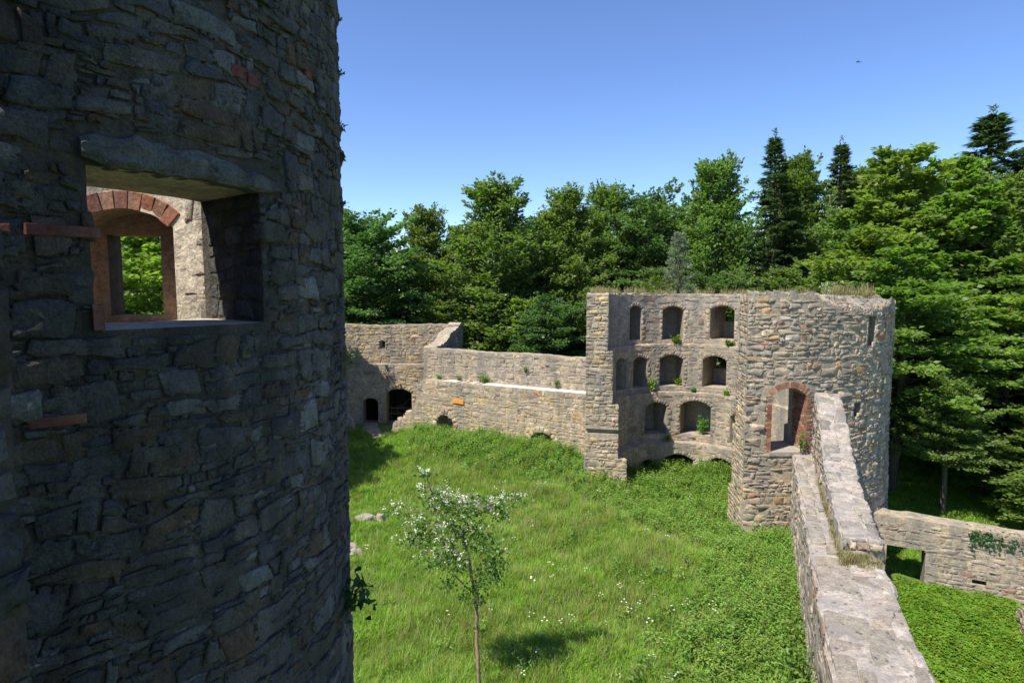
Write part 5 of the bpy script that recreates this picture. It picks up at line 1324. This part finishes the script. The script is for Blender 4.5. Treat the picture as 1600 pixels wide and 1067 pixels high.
# grass on the wall tops
def along(curve, n, s0, s1, zf, depth):
    s = RG.uniform(s0, s1, n); h = -RG.random(n)*depth
    p = curve.S(s, np.zeros(n), h); t = np.interp(s, curve.s, np.linspace(13, 0, len(curve.s)))
    p[:, 2] = [zf(a) for a in t]; return p
def put3(name, p, proto, label, cat, smin, smax): return put(name, p[:, 0], p[:, 1], proto, label, cat, smin, smax, z=p[:, 2]+0.02)
p1 = along(ocr, 900, 9.0, ocr.len-0.1, lambda t: zt_in(t)-0.0, 0.9)
p1[:, 0] += 0; 
lsp = (patch(p1[:, 0], p1[:, 1], 1.3, 0.4) > 0.58) | (RG.random(len(p1)) < 0.06)
put3('ruin_top_grass', p1[lsp], tuft('ruin_top_grass', 9, 12, 0.10, 0.26, 0.10, 0.010, M_STRAW, 0.6), 'dry grass growing along the broken top of the niche wall', 'grass', 0.4, 1.6)
p2 = along(ocr, 75, 3.4, 6.3, lambda t: zt_in(t)+0.02, 0.3); pin = p2.copy()
shift = along(ocr, 170, 2.6, 6.4, zt_in, 0.01)
nn = -np.stack([np.interp([ocr.near(a, b) for a, b in p2[:, :2]], ocr.s, ocr.n[:, 0]), np.interp([ocr.near(a, b) for a, b in p2[:, :2]], ocr.s, ocr.n[:, 1])], 1)
p2[:, :2] += nn*0.55
put3('parapet_grass', p2, tuft('parapet_grass', 10, 12, 0.14, 0.34, 0.10, 0.009, M_STRAW, 0.5), 'straw coloured grass on the round outer wall top', 'grass', 0.4, 1.8)
a = RG.uniform(2.6, 8.3, 260); w_ = np.where(RG.random(260) < 0.6, RG.normal(0.53, 0.03, 260), RG.uniform(0.5, 1.2, 260)); keep = (w_ < 0.58) | (a > 7.9); a = np.where(w_ >= 0.58, 7.93+np.abs(RG.normal(0, 0.16, 260)), a); w_ = np.minimum(np.where(w_ >= 0.58, 0.55+np.abs(RG.normal(0, 0.3, 260)), w_), 1.2)
pts = np.stack([WO[0]+WD[0]*a+WR[0]*w_, WO[1]+WD[1]*a+WR[1]*w_, np.full(260, 2.52)], 1)
put3('walk_grass', pts, tuft('walk_grass', 11, 9, 0.05, 0.26, 0.06, 0.006, M_STRAW, 0.9), 'thin grass growing at the parapet foot on the wall walk', 'grass', 0.6, 1.3)

# individual plants on ledges and wall faces
def plant(name, x, y, z, r, h, n, label, m=M_NETTLE, ll=0.11, cat='plant', group=None, seed=0):
    rg = np.random.default_rng(seed+int(abs(x*13+z*7))); o = thing(name, (x, y, z), label, cat, group)
    tubes = []; P = []; D = []
    for s in range(7):
        a = rg.uniform(0, 2*PI); e = np.array([math.cos(a)*r*rg.uniform(0.3, 0.9), math.sin(a)*r*rg.uniform(0.3, 0.9), h*rg.uniform(0.5, 1.0)])
        tubes.append(tube([(0, 0, -0.03), e*0.5+(0, 0, h*0.1), e], [0.010, 0.007, 0.003], 4))
        m_ = n//7; q = rg.uniform(0.25, 1.05, m_); P.append(e*q[:, None]+rg.normal(0, 0.22*r, (m_, 3))); D.append(rg.normal(0, 1, (m_, 3))+e/np.linalg.norm(e)*0.6)
    P = np.vstack(P); P[:, 2] = np.maximum(P[:, 2], 0.01); k = len(P)
    link('stem', join_tubes('stem', tubes, M_BARK), o)
    link('foliage', leaves_mesh('foliage', P, np.vstack(D), np.array([0, 0, 1.0])+rg.normal(0, 0.5, (k, 3)), ll*rg.uniform(0.7, 1.3, k), ll*0.55*rg.uniform(0.7, 1.2, k), rg.random(k), m), o)
    return o
def ledge_pt(lv, brg, inset=0.12):
    a = math.radians(brg); cvx = RL[lv]; ang = np.arctan2(cvx.p[:, 1]-C0[1], cvx.p[:, 0]-C0[0]); i = int(np.argmin(np.abs(ang-a)))
    return cvx.p[i]-np.array([math.cos(a), math.sin(a)])*inset
for lv, brg, dz, r, h, n, lab in ((0, 84, 5.44, 0.26, 0.30, 210, 'green tuft below the middle top niche'), (0, 42, 5.44, 0.20, 0.2, 150, 'low green plant on the upper ledge by the right pier'),
        (1, 106, 3.22, 0.30, 0.62, 220, 'leafy herb between two middle row niches in shade'), (1, 82, 3.5, 0.22, 0.30, 170, 'light green fern in the mouth of a middle row niche'),
        (1, 40, 3.22, 0.18, 0.2, 120, 'low plant on the middle ledge by the right pier'), (2, 62, 1.25, 0.34, 0.85, 330, 'leafy elder bush growing in the large lower niche'), (2, 92, 0.92, 0.14, 0.2, 80, 'small green plant on the lowest ledge'), (1, 70, 3.22, 0.12, 0.16, 70, 'tiny plant on the middle ledge near the see-through niche')):
    p = ledge_pt(lv, brg, 0.10 if dz in (5.44, 3.22, 0.92) else -0.25)
    plant('ledge_plant', p[0], p[1], dz, r, h, n, lab, M_COVER if 'green' in lab else M_NETTLE)
for u, z, r, h, n, lab in ((3.55, 3.27, 0.34, 0.36, 260, 'largest green plant on the pale ledge of the stepped wall'), (2.0, 3.27, 0.16, 0.18, 90, 'small plant on the pale ledge nearest the broken wall end'), (5.9, 4.0, 0.13, 0.2, 80, 'small plant rooted high in the upper tier of the stepped wall'), (7.55, 3.4, 0.15, 0.3, 90, 'upright plant on the pale ledge towards the ruin'), (0.8, 3.3, 0.2, 0.16, 90, 'flat plant at the corner of the upper tier')):
    p = CA+CU*u-CN*0.62; plant('ledge_plant', p[0], p[1], z, r, h, n, lab, M_NETTLE, 0.09)
plant('bush', 11.3, 21.6, 7.72, 0.45, 0.42, 420, 'rounded grey green bush on top of the round outer wall', M_PINE, 0.08, 'bush')
plant('bush', -9.6, 35.3, 3.55, 0.75, 0.8, 420, 'leafy bush growing on the ledge of the gate wall', M_NETTLE, 0.14, 'bush')
plant('bush', 9.55, 19.72, 2.58, 0.16, 0.7, 200, 'slender green plant beside the brick doorway', M_NETTLE, 0.07, 'bush')
o = plant('tower_creeper', TC[0]+TR*math.cos(0.10)+0.03, TC[1]+TR*math.sin(0.10), tz(4.45), 0.32, 0.27, 130, 'dark leafy creeper sprouting from the side of the round tower', M_IVY, 0.10, 'plant')
for t, z in ((0.22, 10.9), (0.2, 10.3), (0.24, 9.75), (0.23, 9.4), (0.2, 8.9), (0.05, 9.2), (0.0, 8.3)):
    plant('moss_tuft', TC[0]+(TR+0.02)*math.cos(t), TC[1]+(TR+0.02)*math.sin(t), tz(z), 0.05, 0.06, 60, 'tiny moss tuft clinging to the dark round tower edge', M_IVY, 0.03, 'moss', 'moss tufts on the tower edge', seed=int(z*10))
for a, h, lab in ((9.3, 1.5, 'tall leafy climber against the wall walk foot nearest the lichened slab'), (7.6, 0.9, 'shorter leafy climber on the wall walk side below the parapet end'), (10.6, 1.9, 'highest leafy climber on the courtyard side of the wall walk')):
    q = WO+WD*a-WR*0.22; plant('climber', q[0], q[1], gz(q[0], q[1]), 0.34, h, 300, lab, M_NETTLE, 0.11)
# ivy on the low wall
def ivy():
    rg = np.random.default_rng(3); n = 420; u = np.abs(rg.normal(0, 0.7, n))+2.6; v = 0.03-0.035*u-np.abs(rg.normal(0, 0.22, n)); top = rg.random(n) < 0.4
    p = lpw.S(u, v, np.full(n, 0.04)); p[top, 2] = 0.10-0.035*u[top]; p[top, :2] -= LN*rg.uniform(0, 0.5, top.sum())[:, None]
    o = thing('ivy', (15.3, 19.5, 0), 'ivy trailing over the top of the low outer wall', 'ivy')
    p = p-np.array((15.3, 19.5, 0)); Nn = np.where(top[:, None], np.array([0, 0, 1.0]), np.array([LN[0], LN[1], 0.3]))+rg.normal(0, 0.3, (n, 3))
    link('foliage', leaves_mesh('foliage', p, rg.normal(0, 1, (n, 3))+np.array([0, 0, -0.7]), Nn, rg.uniform(0.07, 0.12, n), rg.uniform(0.06, 0.09, n), rg.random(n), M_IVY), o)
    t = [tube([lpw.S(np.array([a]), np.array([0.05]), np.array([-0.2]))[0]-np.array((15.3, 19.5, 0)), lpw.S(np.array([a+0.1]), np.array([-0.05]), np.array([0.03]))[0]-np.array((15.3, 19.5, 0)), lpw.S(np.array([a+0.15]), np.array([-0.5]), np.array([0.03]))[0]-np.array((15.3, 19.5, 0))], [0.012, 0.01, 0.004], 4) for a in (2.8, 3.3, 3.9)]
    link('stem', join_tubes('stem', t, M_BARK), o)
ivy()

# bird in the sky
def bird():
    x, y, z = 22.0, 40.0, 22.3
    o = thing('bird', (x, y, z), 'tiny dark bird gliding high in the blue sky', 'bird'); o.rotation_euler = (0.3, -0.5, 0.8)
    rs = [0.004, 0.028, 0.035, 0.022, 0.012, 0.018]; ps = [(0, 0.16, 0), (0, 0.11, 0.004), (0, 0.03, 0), (0, -0.06, 0), (0, -0.1, 0), (0, -0.17, 0)]
    link('body', join_tubes('body', [tube(ps, rs, 8)], M_BIRD), o)
    for s in (-1, 1):
        V = [(0.02*s, 0.07, 0.012), (0.12*s, 0.10, 0.03), (0.28*s, 0.0, 0.01), (0.13*s, 0.02, 0.025), (0.02*s, -0.02, 0.012)]
        V2 = [(a, b, c-0.008) for a, b, c in V]; F = [(0, 1, 3, 4), (1, 2, 3), (5, 9, 8, 6), (6, 8, 7)]+[(i, i+5, (i+1) % 5+5, (i+1) % 5) for i in range(5)]
        link('wing', mesh_py('wing', V+V2, F, M_BIRD), o)
bird()
